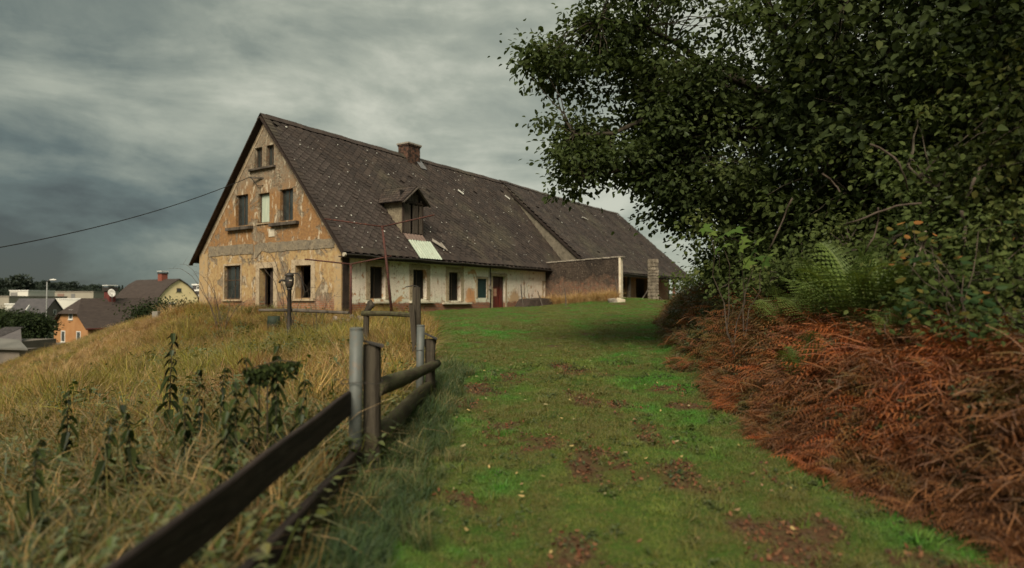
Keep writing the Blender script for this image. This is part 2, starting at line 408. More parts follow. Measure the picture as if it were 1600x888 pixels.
def chim(k, b):
    co = k.co(); n = k.noise(co, 6, 6)
    c1 = k.mix(.55, brick_mix(k, co, 'g'), brick_mix(k, co, 's')); c = k.mix(k.ramp(n, .35, .58), k.mix(.6, c1, (.07, .045, .035)), (.035, .027, .022))
    return c, k.bump(n, .7, .02)
M['chimney'] = material('sooty_chimney_brick', chim, .95, .1)
M['concrete'] = simple('old_concrete', (.22, .19, .155), (.33, .29, .235), 3, 7, .95, .1, .7, .02, c3=(.12, .10, .08))
def yard_wall(k, b):
    co = k.co(); z = k.sep(co)[2]; n1 = k.noise(co, 1.0, 8, .65, .6); n2 = k.noise(co, 5, 7, .65); n3 = k.noise(co, 12, 6, .7)
    c = k.mix(k.ramp(n1, .4, .6), (.068, .052, .040), (.036, .029, .024))
    m = k.ramp(k.math('ADD', z, k.math('MULTIPLY', n1, -3.2)), -.2, .35, 1, 0)
    bb = k.mix(k.ramp(n2, .4, .6), brick_mix(k, co, 'g'), (.24, .17, .115))
    c = k.mix(k.math('MULTIPLY', m, .55), c, bb)
    c = k.mix(k.ramp(n3, .60, .66), c, (.34, .27, .20))
    c = k.mix(k.math('MULTIPLY', k.ramp(k.noise(k.scale(co, (1, 5, .4)), 2, 5), .5, .65), .5), c, (.05, .035, .028))
    return c, k.bump(k.math('ADD', n3, k.ramp(n2, .5, .56)), .8, .03)
M['yard'] = material('stained_yard_wall', yard_wall, .95, .1)
M['off_white'] = simple('off_white', (.72, .64, .50), (.56, .47, .34), 4, 6, .95, .1, .6, .02)
M['stone'] = simple('pillar_stone', (.26, .22, .165), (.16, .13, .095), 6, 8, .95, .1, .8, .03, c3=(.38, .33, .26), rnd=.25)
M['pipe'] = simple('galvanised_pipe', (.070, .078, .072), (.115, .122, .108), 4, 7, .55, .4, .25, .004, c3=(.12, .10, .075))
M['postwood'] = simple('weathered_post', (.040, .032, .024), (.085, .072, .052), 4, 9, .9, .12, .9, .012, stretch=(3, 3, .3), c3=(.04, .034, .026))
M['logwood'] = simple('mossy_log', (.050, .040, .026), (.085, .078, .045), 6, 8, .95, .1, .9, .015, stretch=(2, .4, 2), c3=(.07, .085, .03))
M['bark'] = simple('bark', (.045, .036, .026), (.10, .085, .062), 5, 8, .95, .1, .9, .02, stretch=(2, 2, .4))
M['twig'] = simple('bare_twig', (.10, .075, .055), (.055, .04, .03), 8)
M['cable'] = simple('cable_rubber', (.012, .012, .012), (.02, .02, .02), 4)

# ------------------------------------------------------------------ the farmhouse
YAW = .5768; HO = Vector((-7.2634, 26.8794, EYE - .4965)); HR = math.pi / 2 - YAW
house = empty('farmhouse', HO, HR, 'long derelict farmhouse with peeling orange gable, cream side wall and dark slate roof', 'farmhouse')
Hm = Matrix.Translation(HO) @ Matrix.Rotation(HR, 4, 'Z')
W_ = 10.69; S1 = 1.1797; RZ = 9.393; S2 = .90; A1 = 20.1; A2 = 41.6
YE = -.4265; YE2 = -2.3
def rz1(y): return RZ - S1 * abs(y - W_ / 2)
def rz2(y): return RZ + .05 - S2 * abs(y - W_ / 2)
def rect(y0, z0, y1, z1): return [(y0, z0), (y1, z0), (y1, z1), (y0, z1)]
G_open = {'atticL': (5.55, 6.9, 6.13, 7.88), 'atticR': (4.66, 6.88, 5.24, 7.88), 'upL': (6.62, 4.20, 7.60, 5.72), 'upM': (4.96, 4.22, 5.82, 5.64),
          'upR': (3.25, 4.20, 4.18, 5.67), 'lowL': (7.15, .6, 8.5, 2.27), 'door': (4.60, -.1, 5.67, 2.07), 'lowR': (1.97, .63, 3.04, 2.11)}
out = [(0, -1.2), (W_, -1.2), (W_, rz1(W_) - .16), (W_ / 2, RZ - .16), (0, rz1(0) - .16)]
MB().plate(out, [rect(*v) for v in G_open.values()], (0, 0, 0), (0, 1, 0), (0, 0, 1), (1, 0, 0), .45).build('gable_wall', M['gable'], house, fix=True)
S_open = {'w1': (1.62, .60, 2.60, 2.07), 'w2': (4.47, .59, 5.49, 2.05), 'w3': (7.25, .50, 8.27, 2.02), 'teal': (9.78, .65, 10.68, 1.73),
          'door': (11.25, 0.02, 12.58, 1.93), 'slot': (17.02, .30, 17.26, 1.67)}
MB().plate([(.45, -1.2), (20.1, -1.2), (20.1, 2.9), (.45, 2.9)], [rect(*v) for v in S_open.values()], (0, 0, 0), (1, 0, 0), (0, 0, 1), (0, 1, 0), .45).build('side_wall', M['side'], house, fix=True)
MB().plate([(20.1, -1.2), (A2, -1.2), (A2, 4.3), (20.1, 4.3)], [rect(28.5, -.2, 31.5, 2.4), rect(33, -.2, 36, 2.4), rect(22, .6, 23, 2.2)], (0, 0, 0), (1, 0, 0), (0, 0, 1), (0, 1, 0), .4).build('barn_wall', simple('barn_plaster', (.50, .26, .13), (.36, .17, .09), 1.6, 7, c3=(.46, .36, .24)), house, fix=True)
MB().box((.45, W_ - .4, -1.5), (A2, W_, 2.9)).build('rear_wall', M['side'], house)
MB().plate([(0, -1.2), (W_, -1.2), (W_, 4.2), (W_ / 2, RZ - .2), (0, 4.2)], [], (A2 - .4, 0, 0), (0, 1, 0), (0, 0, 1), (1, 0, 0), .38).build('far_gable_wall', M['gable'], house, fix=True)
MB().box((.45, .45, .05), (A2 - .4, W_ - .4, .1)).build('floor_slab', M['black'], house)
MB().box((.46, .46, 2.6), (A1, W_ - .41, 2.7)).build('ceiling_slab', M['black'], house)
MB().box((.46, 2.9, 5.95), (A1 - .1, W_ - 2.9, 6.05)).build('attic_ceiling_slab', M['black'], house)
MB().box((7.0, .46, .1), (7.12, W_ - .41, 2.6)).box((14.0, .46, .1), (14.12, W_ - .41, 2.6)).build('inner_wall', M['black'], house)
# pilasters, band, verge strip: raised plaster 3 cm proud
MB().box((-.035, 0.0, -1.0), (-.0, .44, 2.95)).build('corner_pilaster', M['pilaster'], house, bevel=.01)
MB().box((-.035, W_ - .76, -1.0), (-.0, W_, 2.95)).build('corner_pilaster', M['pilaster'], house, bevel=.01)
def ragged(pts, n, j):
    o = []
    for i in range(len(pts)):
        a, b = Vector(pts[i]), Vector(pts[(i + 1) % len(pts)]); m = max(1, int((b - a).length / n))
        for t in range(m): q = a.lerp(b, t / m); o.append((q.x + random.uniform(-j, j), q.y + random.uniform(-j, j)))
    return o
bd = MB()
bd.plate(ragged([(6.15, 2.80), (9.90, 2.80), (9.90, 3.30), (6.15, 3.27)], .3, .025), [], (-.03, 0, 0), (0, 1, 0), (0, 0, 1), (1, 0, 0), .03)
bd.plate(ragged([(.46, 2.80), (4.95, 2.80), (5.5, 2.88), (6.0, 2.55), (6.1, 3.2), (4.9, 3.27), (.46, 3.20)], .3, .03), [], (-.026, 0, 0), (0, 1, 0), (0, 0, 1), (1, 0, 0), .026)
bd.build('plaster_band', M['band'], house, fix=True)
for sgn in (-1, 1):
    vy = []
    for t in (0, 1):
        pass
    y0, y1 = (0, W_ / 2) if sgn < 0 else (W_, W_ / 2)
    p = [(y0, rz1(y0) - .17), (y1, RZ - .17), (y1, RZ - .55), (y0 + (-sgn) * .38, rz1(y0) - .17)]
    MB().plate(p, [], (-.022, 0, 0), (0, 1, 0), (0, 0, 1), (1, 0, 0), .022).build('verge_plaster_strip', M['surround'], house, fix=True)
# windows
def ring(mb, y0, z0, y1, z1, t, pl, d0, d1):
    o = (d0, 0, 0) if pl == 'g' else (0, d0, 0); ex = (0, 1, 0) if pl == 'g' else (1, 0, 0); n = (1, 0, 0) if pl == 'g' else (0, 1, 0)
    mb.plate(rect(y0, z0, y1, z1), [rect(y0 + t, z0 + t, y1 - t, z1 - t)], o, ex, (0, 0, 1), n, d1 - d0); return mb
def pbox(mb, pl, y0, z0, y1, z1, d0, d1):
    if pl == 'g': return mb.box((d0, y0, z0), (d1, y1, z1))
    return mb.box((y0, d0, z0), (y1, d1, z1))
def window(name, pl, r, frame, pane=None, surround=None, sill=None, bars=(), t=.05, dep=.14, label=None, stain=None):
    y0, z0, y1, z1 = r; mb = MB(); e = .004
    ring(mb, y0 + e, z0 + e, y1 - e, z1 - e, t, pl, dep, dep + .06)
    for kind, v in bars:
        if kind == 'v': pbox(mb, pl, v - .02, z0 + t, v + .02, z1 - t, dep + .005, dep + .055)
        else: pbox(mb, pl, y0 + t, v - .02, y1 - t, v + .02, dep + .008, dep + .052)
    wo = mb.build(name, frame, house, fix=True)
    if label: wo['label'] = label
    if pane: pbox(MB(), pl, y0 + t, z0 + t, y1 - t, z1 - t, dep + .03, dep + .036).build('pane', pane, wo)
    if surround:
        s = surround; mb = MB()
        o = (-.03, 0, 0) if pl == 'g' else (0, -.03, 0); ex = (0, 1, 0) if pl == 'g' else (1, 0, 0); n = (1, 0, 0) if pl == 'g' else (0, 1, 0)
        mb.plate(ragged([(y0 - s, z0 - .02), (y0 - s, z1 + s), (y1 + s, z1 + s), (y1 + s, z0 - .02), (y1, z0 - .02), (y1, z1), (y0, z1), (y0, z0 - .02)], 9, .006), [], o, ex, (0, 0, 1), n, .03)
        mb.build('surround', M['surround'], wo, fix=True)
    if sill:
        a, b_, zt, th, pr, mt = sill
        pbox(MB(), pl, a, zt - th, b_, zt, -pr, .02).build('sill', mt, wo, bevel=.012)
    return wo
G = G_open
window('attic_window', 'g', G['atticL'], M['frame'], M['glass'], bars=[('v', 5.84)])
aw = window('attic_window', 'g', G['atticR'], M['frame'], M['glass'], bars=[('v', 4.95)], sill=(4.50, 6.46, 6.87, .10, .14, M['roughwood']))
window('window', 'g', G['upL'], M['frame'], M['glass'], sill=(6.18, 8.20, 4.13, .15, .2, M['roughwood']), bars=[('v', 7.11)])
window('window', 'g', G['upM'], M['frame'], M['curtain'], sill=(4.9, 5.9, 4.20, .05, .07, M['surround']), label='upper window with pale drawn curtain', bars=[('v', 5.08)])
window('window', 'g', G['upR'], M['frame'], M['glass'], sill=(2.81, 4.79, 4.13, .15, .2, M['roughwood']), bars=[('v', 3.70)])
window('window', 'g', G['lowL'], M['frame'], M['glass'], surround=.09, sill=(7.05, 8.6, .58, .08, .1, M['surround']), bars=[('v', 7.83), ('h', 1.55), ('v', 7.5)], t=.06, label='ground floor window with broken panes and thin bars')
window('window', 'g', G['lowR'], M['frame'], None, surround=.27, sill=(1.7, 3.3, .60, .1, .1, M['surround']), t=.04, dep=.3)
window('doorway', 'g', G['door'], M['darkwood'], None, surround=.27, t=.05, dep=.3)
MB().box((.20, 4.68, -.1), (.24, 5.12, 1.95)).build('door_leaf', M['darkwood'], house)
MB().box((-.03, 4.54, 3.52), (0, 4.98, 3.90)).build('plaque', M['sill'], house, bevel=.006)
for nm, sl in (('w1', (1.35, 2.85)), ('w2', (4.2, 6.0)), ('w3', (6.7, 9.1))):
    wv = S_open[nm]
    window('window', 's', wv, M['frame'], M['black'], surround=.24, sill=(sl[0], sl[1], .47 if nm != 'w3' else .40, .09, .16, M['sill']), t=.05, dep=.22, bars=[('v', (wv[0] + wv[2]) / 2)])  # the pane is an opaque black sheet, painting the unlit room behind
window('shutter_window', 's', S_open['teal'], M['teal'], M['teal'], surround=.12, t=.03, dep=.04, label='window closed by a dark teal board')
dr = window('door_frame', 's', S_open['door'], M['frame'], None, surround=.16, t=.06, dep=.16)
MB().box((11.33, .20, .04), (12.20, .25, 1.86)).build('door', M['reddoor'], house, bevel=.008)
MB().box((12.22, .16, .04), (12.50, .21, 1.86)).build('door', M['reddoor'], house, bevel=.008)
MB().box((11.62, .175, .75), (11.92, .20, 1.2)).build('door_panel', M['pinkboard'], house)
MB().box((11.95, .17, .95), (11.99, .20, 1.03)).build('door_handle', M['iron'], house)
window('narrow_opening', 's', S_open['slot'], M['whitewood'], None, surround=.10, t=.03, dep=.2)
MB().box((.02, -.05, -.9), (.36, -.0, 2.55)).build('corner_strip', M['darkwood'], house, bevel=.01)  # thin dark strip on the side wall next to the gable corner
MB().tube([(10.92, -.08, 2.5), (10.95, -.08, 1.4), (10.92, -.08, .0)], .035, 8).build('downpipe', M['gutter'], house, smooth=True)
MB().box((10.86, -.12, 1.15), (11.0, -.0, 1.35)).build('meter_box', M['concrete'], house)
# barn porch posts under the deep eave
for a in (22.5, 27.0, 32.0, 37.5): MB().box((a, -1.9, -.5), (a + .22, -1.7, 2.75), .01).build('porch_post', M['pinkboard'] if a == 37.5 else M['roughwood'], house)
MB().box((20.2, -1.92, 2.68), (A2, -1.7, 2.86)).build('porch_beam', M['roughwood'], house)

# roof: deck, slates, ridge, verge
roof = MB().add([], [])
def slab(mb, a0, a1, y0, z0, y1, z1, t):
    d = Vector((0, y1 - y0, z1 - z0)).normalized(); n = Vector((0, -d.z, d.y)); n = n if n.z > 0 else -n
    p = [(a0, y0, z0), (a1, y0, z0), (a1, y1, z1), (a0, y1, z1)]; q = [(a, y - n.y * t, z - n.z * t) for a, y, z in p]
    return mb.add(p + q, [(0, 1, 2, 3), (7, 6, 5, 4), (0, 4, 5, 1), (1, 5, 6, 2), (2, 6, 7, 3), (3, 7, 4, 0)])
yr = W_ / 2
slab(roof, -.28, A1, YE, rz1(YE) - .03, yr, RZ - .12, .10); slab(roof, -.28, A1, W_ - YE, rz1(YE) - .03, yr, RZ - .12, .10)
roof = roof.build('roof', M['deck'], house, fix=True)
roofb = MB()
slab(roofb, A1 - .27, A2, YE2, rz2(YE2) - .10, yr, rz2(yr) - .14, .12); slab(roofb, A1, A2, W_ + .6, rz2(W_ + .6) - .03, yr, rz2(yr) - .14, .10)
roofb = roofb.build('barn_roof', M['deck'], house, fix=True)
# vertical cheek between the two roofs
MB().plate([(YE2 + .05, rz2(YE2) - .10), (yr - .2, RZ - .25), (YE + .3, rz1(YE) + .25), (YE, rz1(YE) - .2), (YE2 + .05, rz2(YE2) - .35)], [], (A1 - .12, 0, 0), (0, 1, 0), (0, 0, 1), (1, 0, 0), .119).build('roof_step_wall', simple('step_plaster', (.115, .10, .075), (.18, .155, .115), 3, 7, .95, .1, .5, .02, c3=(.08, .07, .05)), house, fix=True)
D_ = .225
def sag(a): return -.045 * math.sin(math.pi * min(max(a, 0), 20) / 20) ** 2 - (.07 * math.sin(math.pi * (a - 20) / 21.6) if a > 20 else 0) + .012 * math.sin(a * 1.9) + .008 * math.sin(a * 4.3 + 1)
def frame_of(S, ye, zf):
    d = Vector((0, 1, S)).normalized(); n = Vector((0, -S, 1)).normalized(); o = Vector((0, ye, zf(ye))); return o, Vector((1, 0, 0)), d, n
def tile_mesh(seed, mt):
    rs = random.Random(seed); h = D_ * 1.06; j = lambda: rs.uniform(-.006, .006)
    P = [(0, -h + .05, .020), (.05, -h + .02, .020), (h, 0, .006), (0, h, -.006), (-h, 0, .006), (-.05, -h + .02, .020)]
    P = [(x + j(), y + j(), z) for x, y, z in P]; T = [(x, y, z - .010) for x, y, z in P]
    me = bpy.data.meshes.new('shingle'); me.from_pydata(P + T, [], [(0, 1, 2, 3, 4, 5), (6, 7, 1, 0), (7, 8, 2, 1), (11, 6, 0, 5), (10, 11, 5, 4)]); me.update()
    me.materials.append(mt); return me
TM = [tile_mesh(i, M['slate']) for i in range(5)]
DORM = (4.2, 6.1)
def roof_tiles(a0, a1, S, ye, zf, par, own, seed):
    o, ex, ed, n = frame_of(S, ye, zf); L = (yr - ye) * math.hypot(1, S); rs = random.Random(seed); spots = []
    for r_ in range(int(L / D_) + 1):
        s = r_ * D_ + .12
        if s > L - .28: break
        k_ = 0
        while True:
            a = a0 + .02 + (2 * k_ + (r_ % 2)) * D_; k_ += 1
            if a > a1 - .15: break
            if a < a0 + .2: continue
            P = o + ex * a + ed * s
            if own and DORM[0] + .15 < a < DORM[1] - .15 and P.y < 2.4 and P.y > .45: continue
            if own and 4.55 < a < 6.1 and P.y < .45: continue
            if own and 9.5 < a < 10.65 and P.y > 4.75: continue
            if rs.random() < .006: continue
            P.z += sag(a); spots.append((P, rs.gauss(0, .03), rs.gauss(0, .012) + (rs.random() < .02) * .10, rs.random()))
    camp = Hm.inverted() @ Vector((0, 0, EYE)); spots.sort(key=lambda q: (q[0] - camp).length)
    basis = Matrix((ex, ed, n)).transposed()
    if own:
        for P, rot, tilt, rr in spots[:297]:
            t = bpy.data.objects.new('shingle', TM[int(rr * 5)]); COL.objects.link(t); t.parent = par
            t.matrix_local = Matrix.Translation(P + n * rs.uniform(0, .006)) @ (basis @ Matrix.Rotation(rot, 3, 'Z') @ Matrix.Rotation(-tilt, 3, 'X')).to_4x4()
        rest = spots[297:]
    else: rest = spots
    V = []; Fc = []; T = []
    for P, rot, tilt, rr in rest:
        me = TM[int(rr * 5)]; m = Matrix.Translation(P + n * rs.uniform(0, .006)) @ (basis @ Matrix.Rotation(rot, 3, 'Z') @ Matrix.Rotation(-tilt, 3, 'X')).to_4x4()
        b = len(V); V += [tuple(m @ v.co) for v in me.vertices]; tn = rs.random() ** 1.3; T += [tn] * len(me.vertices)
        Fc += [tuple(i + b for i in p.vertices) for p in me.polygons]
    me = bpy.data.meshes.new('shingles'); me.from_pydata(V, [], Fc)
    at2 = me.attributes.new('tint', 'FLOAT', 'POINT'); at2.data.foreach_set('value', np.array(T, np.float32)); me.update()
    link('shingle_covering', me, M['slates'], par, kind='stuff')
    # pale broken chips lying on the slates
    ch = MB()
    for i in range(150 if own else 60):
        a = rs.uniform(a0 + .3, a1 - .2); s = rs.uniform(.3, L - .5)
        P = o + ex * a + ed * s
        if own and DORM[0] - .1 < a < DORM[1] + .2 and P.y < 2.6: continue
        sz_ = rs.uniform(.02, .045) * (1.6 if rs.random() < .12 else 1); an = rs.uniform(0, 6)
        q = [P + n * .035 + (ex * math.cos(an + i2 * 1.57) + ed * math.sin(an + i2 * 1.57)) * sz_ * rs.uniform(.5, 1.2) for i2 in range(4)]
        ch.add(q + [v + n * .012 for v in q], [(3, 2, 1, 0), (4, 5, 6, 7), (0, 1, 5, 4), (1, 2, 6, 5), (2, 3, 7, 6), (3, 0, 4, 7)])
    ch.build('slate_chips', M['chip'], par, kind='stuff', fix=True)
    # ridge and verge slates
    def strip(cells, nm):
        mb = MB(); T = []
        for (p0, e1, e2) in cells:
            nn = e1.cross(e2).normalized(); nn = nn if nn.z > 0 else -nn; up = .022 + rs.uniform(0, .008)
            q = [p0 + nn * up, p0 + e1 + nn * (up + .006), p0 + e1 + e2 + nn * .012, p0 + e2 + nn * .012]
            b = mb.add(q + [v - nn * .010 for v in q], [(0, 1, 2, 3), (7, 6, 5, 4), (0, 4, 5, 1), (1, 5, 6, 2), (2, 6, 7, 3), (3, 7, 4, 0)]); T += [rs.random()] * 8
        me = mb.mesh(nm); at3 = me.attributes.new('tint', 'FLOAT', 'POINT'); at3.data.foreach_set('value', np.array(T, np.float32))
        return link(nm, me, M['slates'], par, kind='stuff')
    cells = []
    a = a0
    while a < a1 - .1:
        wv = min(.30, a1 - a); P = o + ex * a + ed * (L - .36); cells.append((P + n * .02, ex * (wv - .012), ed * (.36 + rs.uniform(0, .012))))
        P.z += sag(a); cells[-1] = (P + n * .02,) + cells[-1][1:]; m = Vector((P.x, W_ - P.y, P.z)); dd = Vector((0, -ed.y, ed.z)); cells.append((m, ex * (wv - .012), dd * .37)); a += wv
    strip(cells, 'ridge_slates')
    if own:
        cells = []; s = .0
        while s < L - .3:
            P = o + ex * (a0) + ed * s; cells.append((P + n * .012, ex * .36, ed * .26)); s += .245
        strip(cells, 'verge_slates')
    cells = []; a = a0
    while a < a1 - .1:
        wv = min(.28, a1 - a); P = o + ex * a + ed * (-.03 + rs.uniform(-.012, .012))
        if not (own and 4.4 < a + wv and a < 6.1): cells.append((P + n * (.004 + rs.uniform(0, .008)), ex * (wv - .01), ed * .36))
        a += wv
    strip(cells, 'eave_slates')
roof_tiles(-.28, A1, S1, YE, rz1, roof, True, 3)
roof_tiles(A1 - .27, A2, S2, YE2, rz2, roofb, False, 5)
# rake boards and soffit
for sgn in (0, 1):
    y0 = YE if sgn == 0 else W_ - YE
    MB().add([], []).beam((-.25, y0, rz1(YE) - .20), (-.25, yr, RZ - .20 + (.05 if sgn == 0 else 0)), .05, .20 if sgn else .09, (1, 0, 0)).build('verge_board', M['darkwood'], house)
MB().box((-.2, YE + .03, rz1(YE) - .22), (A1 - .15, 0, rz1(YE) - .17)).build('soffit_board', M['darkwood'], house)
MB().box((-.2, YE - .005, rz1(YE) - .26), (A1 - .15, YE + .03, rz1(YE) - .06)).build('eave_board', M['darkwood'], house)
def gutter(a0, a1, y, z, r=.065):
    mb = MB(); n = 7; V = []; m = 24
    for i in range(m + 1):
        a = a0 + (a1 - a0) * i / m; sag = .02 * math.sin(i * 1.3) - (.03 if i % 7 == 3 else 0)
        for j in range(n + 1):
            an = math.pi + math.pi * j / n; V.append((a, y + math.cos(an) * r, z + sag + math.sin(an) * r))
        for j in reversed(range(n + 1)):
            an = math.pi + math.pi * j / n; V.append((a, y + math.cos(an) * (r - .008), z + sag + math.sin(an) * (r - .008)))
    q = 2 * (n + 1); Fc = []
    for i in range(m):
        for j in range(q): b = i * q + j; c = i * q + (j + 1) % q; Fc.append((b, c, c + q, b + q))
    return mb.add(V, Fc)
go = gutter(-.30, 17.6, YE - .075, rz1(YE) - .10).build('gutter', M['gutter'], house, smooth=True, fix=True)
MB().tube([(-.36, YE - .075, rz1(YE) - .135), (-.27, YE - .075, rz1(YE) - .135)], .085, 12).build('gutter_end_cap', M['sill'], go)
gutter(20.6, 41.4, YE2 - .08, rz2(YE2) - .10).build('barn_gutter', M['gutter'], house, smooth=True, fix=True)
MB().box((20.1, YE2 - .0, rz2(YE2) - .30), (A2, YE2 + .04, rz2(YE2) - .06)).build('barn_eave_board', M['roughwood'], house)
# chimney
ch = MB().box((9.54, 4.94, 8.3), (10.60, 5.75, 9.98), .006).build('chimney', M['chimney'], roof)
del ch
MB().box((9.46, 4.86, 9.94), (10.68, 5.83, 10.04), .006).build('chimney_cap', M['concrete'], roof, bevel=.01)
MB().box((9.50, 4.90, 9.86), (10.64, 5.79, 9.925)).build('chimney_collar', M['chimney'], roof)
o, ex, ed, n = frame_of(S1, YE, rz1)
def on_roof(a, y, h=0): return Vector((a, y, rz1(y))) + n * h
MB().add([on_roof(10.3, 4.6, .045), on_roof(10.85, 4.6, .045), on_roof(10.85, 5.3, .045), on_roof(10.3, 5.3, .045)], [(0, 1, 2, 3)]).build('lead_flashing', simple('lead', (.12, .12, .12), (.17, .165, .16), 3, rough=.5), roof)
# moss smear below the chimney, corrugated sheet below the dormer
def corr(a0, a1, y0, y1, mt, nm, par, nr=9, h=.05, amp=.018):
    V = []; m = nr * 4
    for i in range(m + 1):
        a = a0 + (a1 - a0) * i / m; c = amp * math.cos(2 * math.pi * i / 4)
        for (y, sh) in ((y0, .0), (y1, 0)):
            V.append(on_roof(a, y, h + c)); V.append(on_roof(a, y, h + c - .006))
    Fc = []
    for i in range(m):
        b = i * 4; Fc += [(b, b + 4, b + 6, b + 2), (b + 1, b + 3, b + 7, b + 5), (b, b + 1, b + 5, b + 4), (b + 2, b + 6, b + 7, b + 3)]
    return MB().add(V, Fc).build(nm, mt, par, fix=True)
corr(4.40, 6.10, YE - .04, .34, M['metalsheet'], 'metal_sheet', roof)
corr(4.34, 5.80, .33, .60, simple('brown_sheet', (.16, .11, .09), (.23, .16, .13), 4), 'brown_sheet', roof, 6, .06, .01)
mb = MB(); mb.beam(on_roof(6.35, .42, .08), on_roof(7.0, .10, .07), .26, .02, n); mb.beam(on_roof(6.95, .35, .07), on_roof(7.05, -.02, .07), .08, .02, n)
mb.build('broken_board', simple('broken_pale_board', (.24, .20, .16), (.34, .30, .25), 5), roof)
for (a, y, s) in ((12.85, 3.58, .30), (18.85, 4.02, .28)):
    MB().beam(on_roof(a - .16, y + .1, .07), on_roof(a + .16, y - .1, .07), .16, .03, n).build('pale_roof_glass', M['chip'], roof)
MB().beam(Vector((29.0, 3.1, rz2(3.1) + .08)), Vector((29.5, 2.9, rz2(2.9) + .08)), .2, .04).build('pale_roof_glass', M['chip'], roofb)
# dormer
dy = .57; a0, a1 = 4.41, 5.84; am = 5.0 + .12
dorm = MB()
for a in (a0, a1): 
    for dx in (0,): dorm.box((a - .04, dy - .02, rz1(dy) - .05), (a + .04, dy + .06, 5.42))
dorm.box((a0, dy - .018, 5.36), (a1, dy + .058, 5.46)).box((a0, dy - .018, rz1(dy) + .0), (a1, dy + .058, rz1(dy) + .10))
dorm = dorm.build('dormer', M['darkwood'], house)
pl = MB(); rs = random.Random(4)
x = a0 + .05
while x < a1 - .06:
    wv = rs.uniform(.10, .17); x2 = min(x + wv - .012, a1 - .05)
    if not (4.9 < x < 5.05 or 5.5 < x < 5.6): pl.box((x, dy + .0 + rs.uniform(-.01, .015), rz1(dy) + .08 + rs.uniform(0, .06)), (x2, dy + .03, 5.36 - rs.uniform(0, .08)))
    x += wv
pl.build('planks', simple('dormer_planks', (.055, .042, .034), (.12, .095, .075), 3, 7, .9, .15, .6, .01, stretch=(6, 1, .3)), dorm, kind='stuff')
pl = MB(); x = a0 + .02
while x < a1 - .02:
    t = 1 - abs(x + .07 - am) / .78; zt = 5.46 + max(.03, t * .72)
    if rs.random() < .8: pl.box((x, dy + .0, 5.47), (x + .10, dy + .03, zt))
    x += .14
pl.build('gable_boards', simple('dormer_gable_planks', (.05, .035, .03), (.14, .11, .09), 4, 6, stretch=(6, 1, .3)), dorm, kind='stuff')
MB().box((a0 + .05, dy + .25, rz1(dy)), (a1 - .05, dy + .28, 6.0)).build('dark_backing', M['black'], dorm)  # black sheet paints the shade inside the dormer behind the plank gaps
for a, nm in ((a0 + .0, 0), (a1 - .05, 1)):
    yb = dy + (5.42 - rz1(dy)) / S1
    MB().plate([(dy + .06, rz1(dy) - .02), (dy + .06, 5.42), (yb + .05, 5.42)], [], (a, 0, 0), (0, 1, 0), (0, 0, 1), (1, 0, 0), .05).build('cheek', simple('dormer_cheek', (.26, .22, .15), (.16, .13, .09), 4, 8, .95, .1, .7, .02, c3=(.10, .08, .06)), dorm, fix=True)
yf = .30; zp = 6.22; ze_ = 5.36
for sgn, ae in ((0, 4.08), (1, 6.10)):
    p0 = Vector((ae, yf, ze_)); p1 = Vector((am, yf, zp)); q1 = Vector((am, 3.0, zp + .06)); q0 = Vector((ae, 2.07, ze_ + .02))
    mb = MB(); nn = (p1 - p0).cross(q1 - p0).normalized(); nn = nn if nn.z > 0 else -nn
    mb.add([p0, p1, q1, q0] + [v - nn * .05 for v in (p0, p1, q1, q0)], [(0, 1, 2, 3), (7, 6, 5, 4), (0, 4, 5, 1), (1, 5, 6, 2), (2, 6, 7, 3), (3, 7, 4, 0)])
    ro = mb.build('dormer_roof', M['deck'], dorm, fix=True)
    tl = MB(); T = []
    for i in range(6):
        for j in range(12):
            u0, v0 = i / 6, j / 12
            if rs.random() < .06: continue
            def B(u, v): return (p0.lerp(p1, u)).lerp(q0.lerp(q1, u), v)
            c = [B(u0, v0 + .003), B(u0 + .19, v0 + .003), B(u0 + .19, v0 + .080), B(u0, v0 + .080)]
            c = [v + nn * (.026 if kk in (0, 3) else .010) + Vector((rs.uniform(-.01, .01),) * 3) for kk, v in enumerate(c)]
            tl.add(c + [v - nn * .01 for v in c], [(0, 1, 2, 3), (7, 6, 5, 4), (0, 4, 5, 1), (1, 5, 6, 2), (2, 6, 7, 3), (3, 7, 4, 0)]); T += [rs.random() ** 2 * 1.6] * 8
    me = tl.mesh('dormer_slates'); a_ = me.attributes.new('tint', 'FLOAT', 'POINT'); a_.data.foreach_set('value', np.array(T, np.float32))
    link('dormer_slates', me, M['slates'], dorm, kind='stuff')
    MB().beam(p0 + Vector((0, -.02, -.08)), p1 + Vector((0, -.02, -.08)), .04, .14, (0, 1, 0)).build('barge_board', M['roughwood'], dorm)
for pts in ([(a0, .62, 5.35), (4.2, .9, 5.0)],): pass
# vent bits on gable: cable bracket
MB().beam((-.25, 6.12, 6.42), (.02, 5.42, 6.36), .07, .07).build('cable_bracket', M['roughwood'], house)
wire = [(-.25, 6.05, 6.42), (-.22, 5.95, 6.30), (-.12, 5.75, 6.02), (-.05, 5.55, 5.98), (-.02, 5.45, 6.02)]
MB().tube(wire, .018, 6).build('bracket_wire', M['cable'], house)
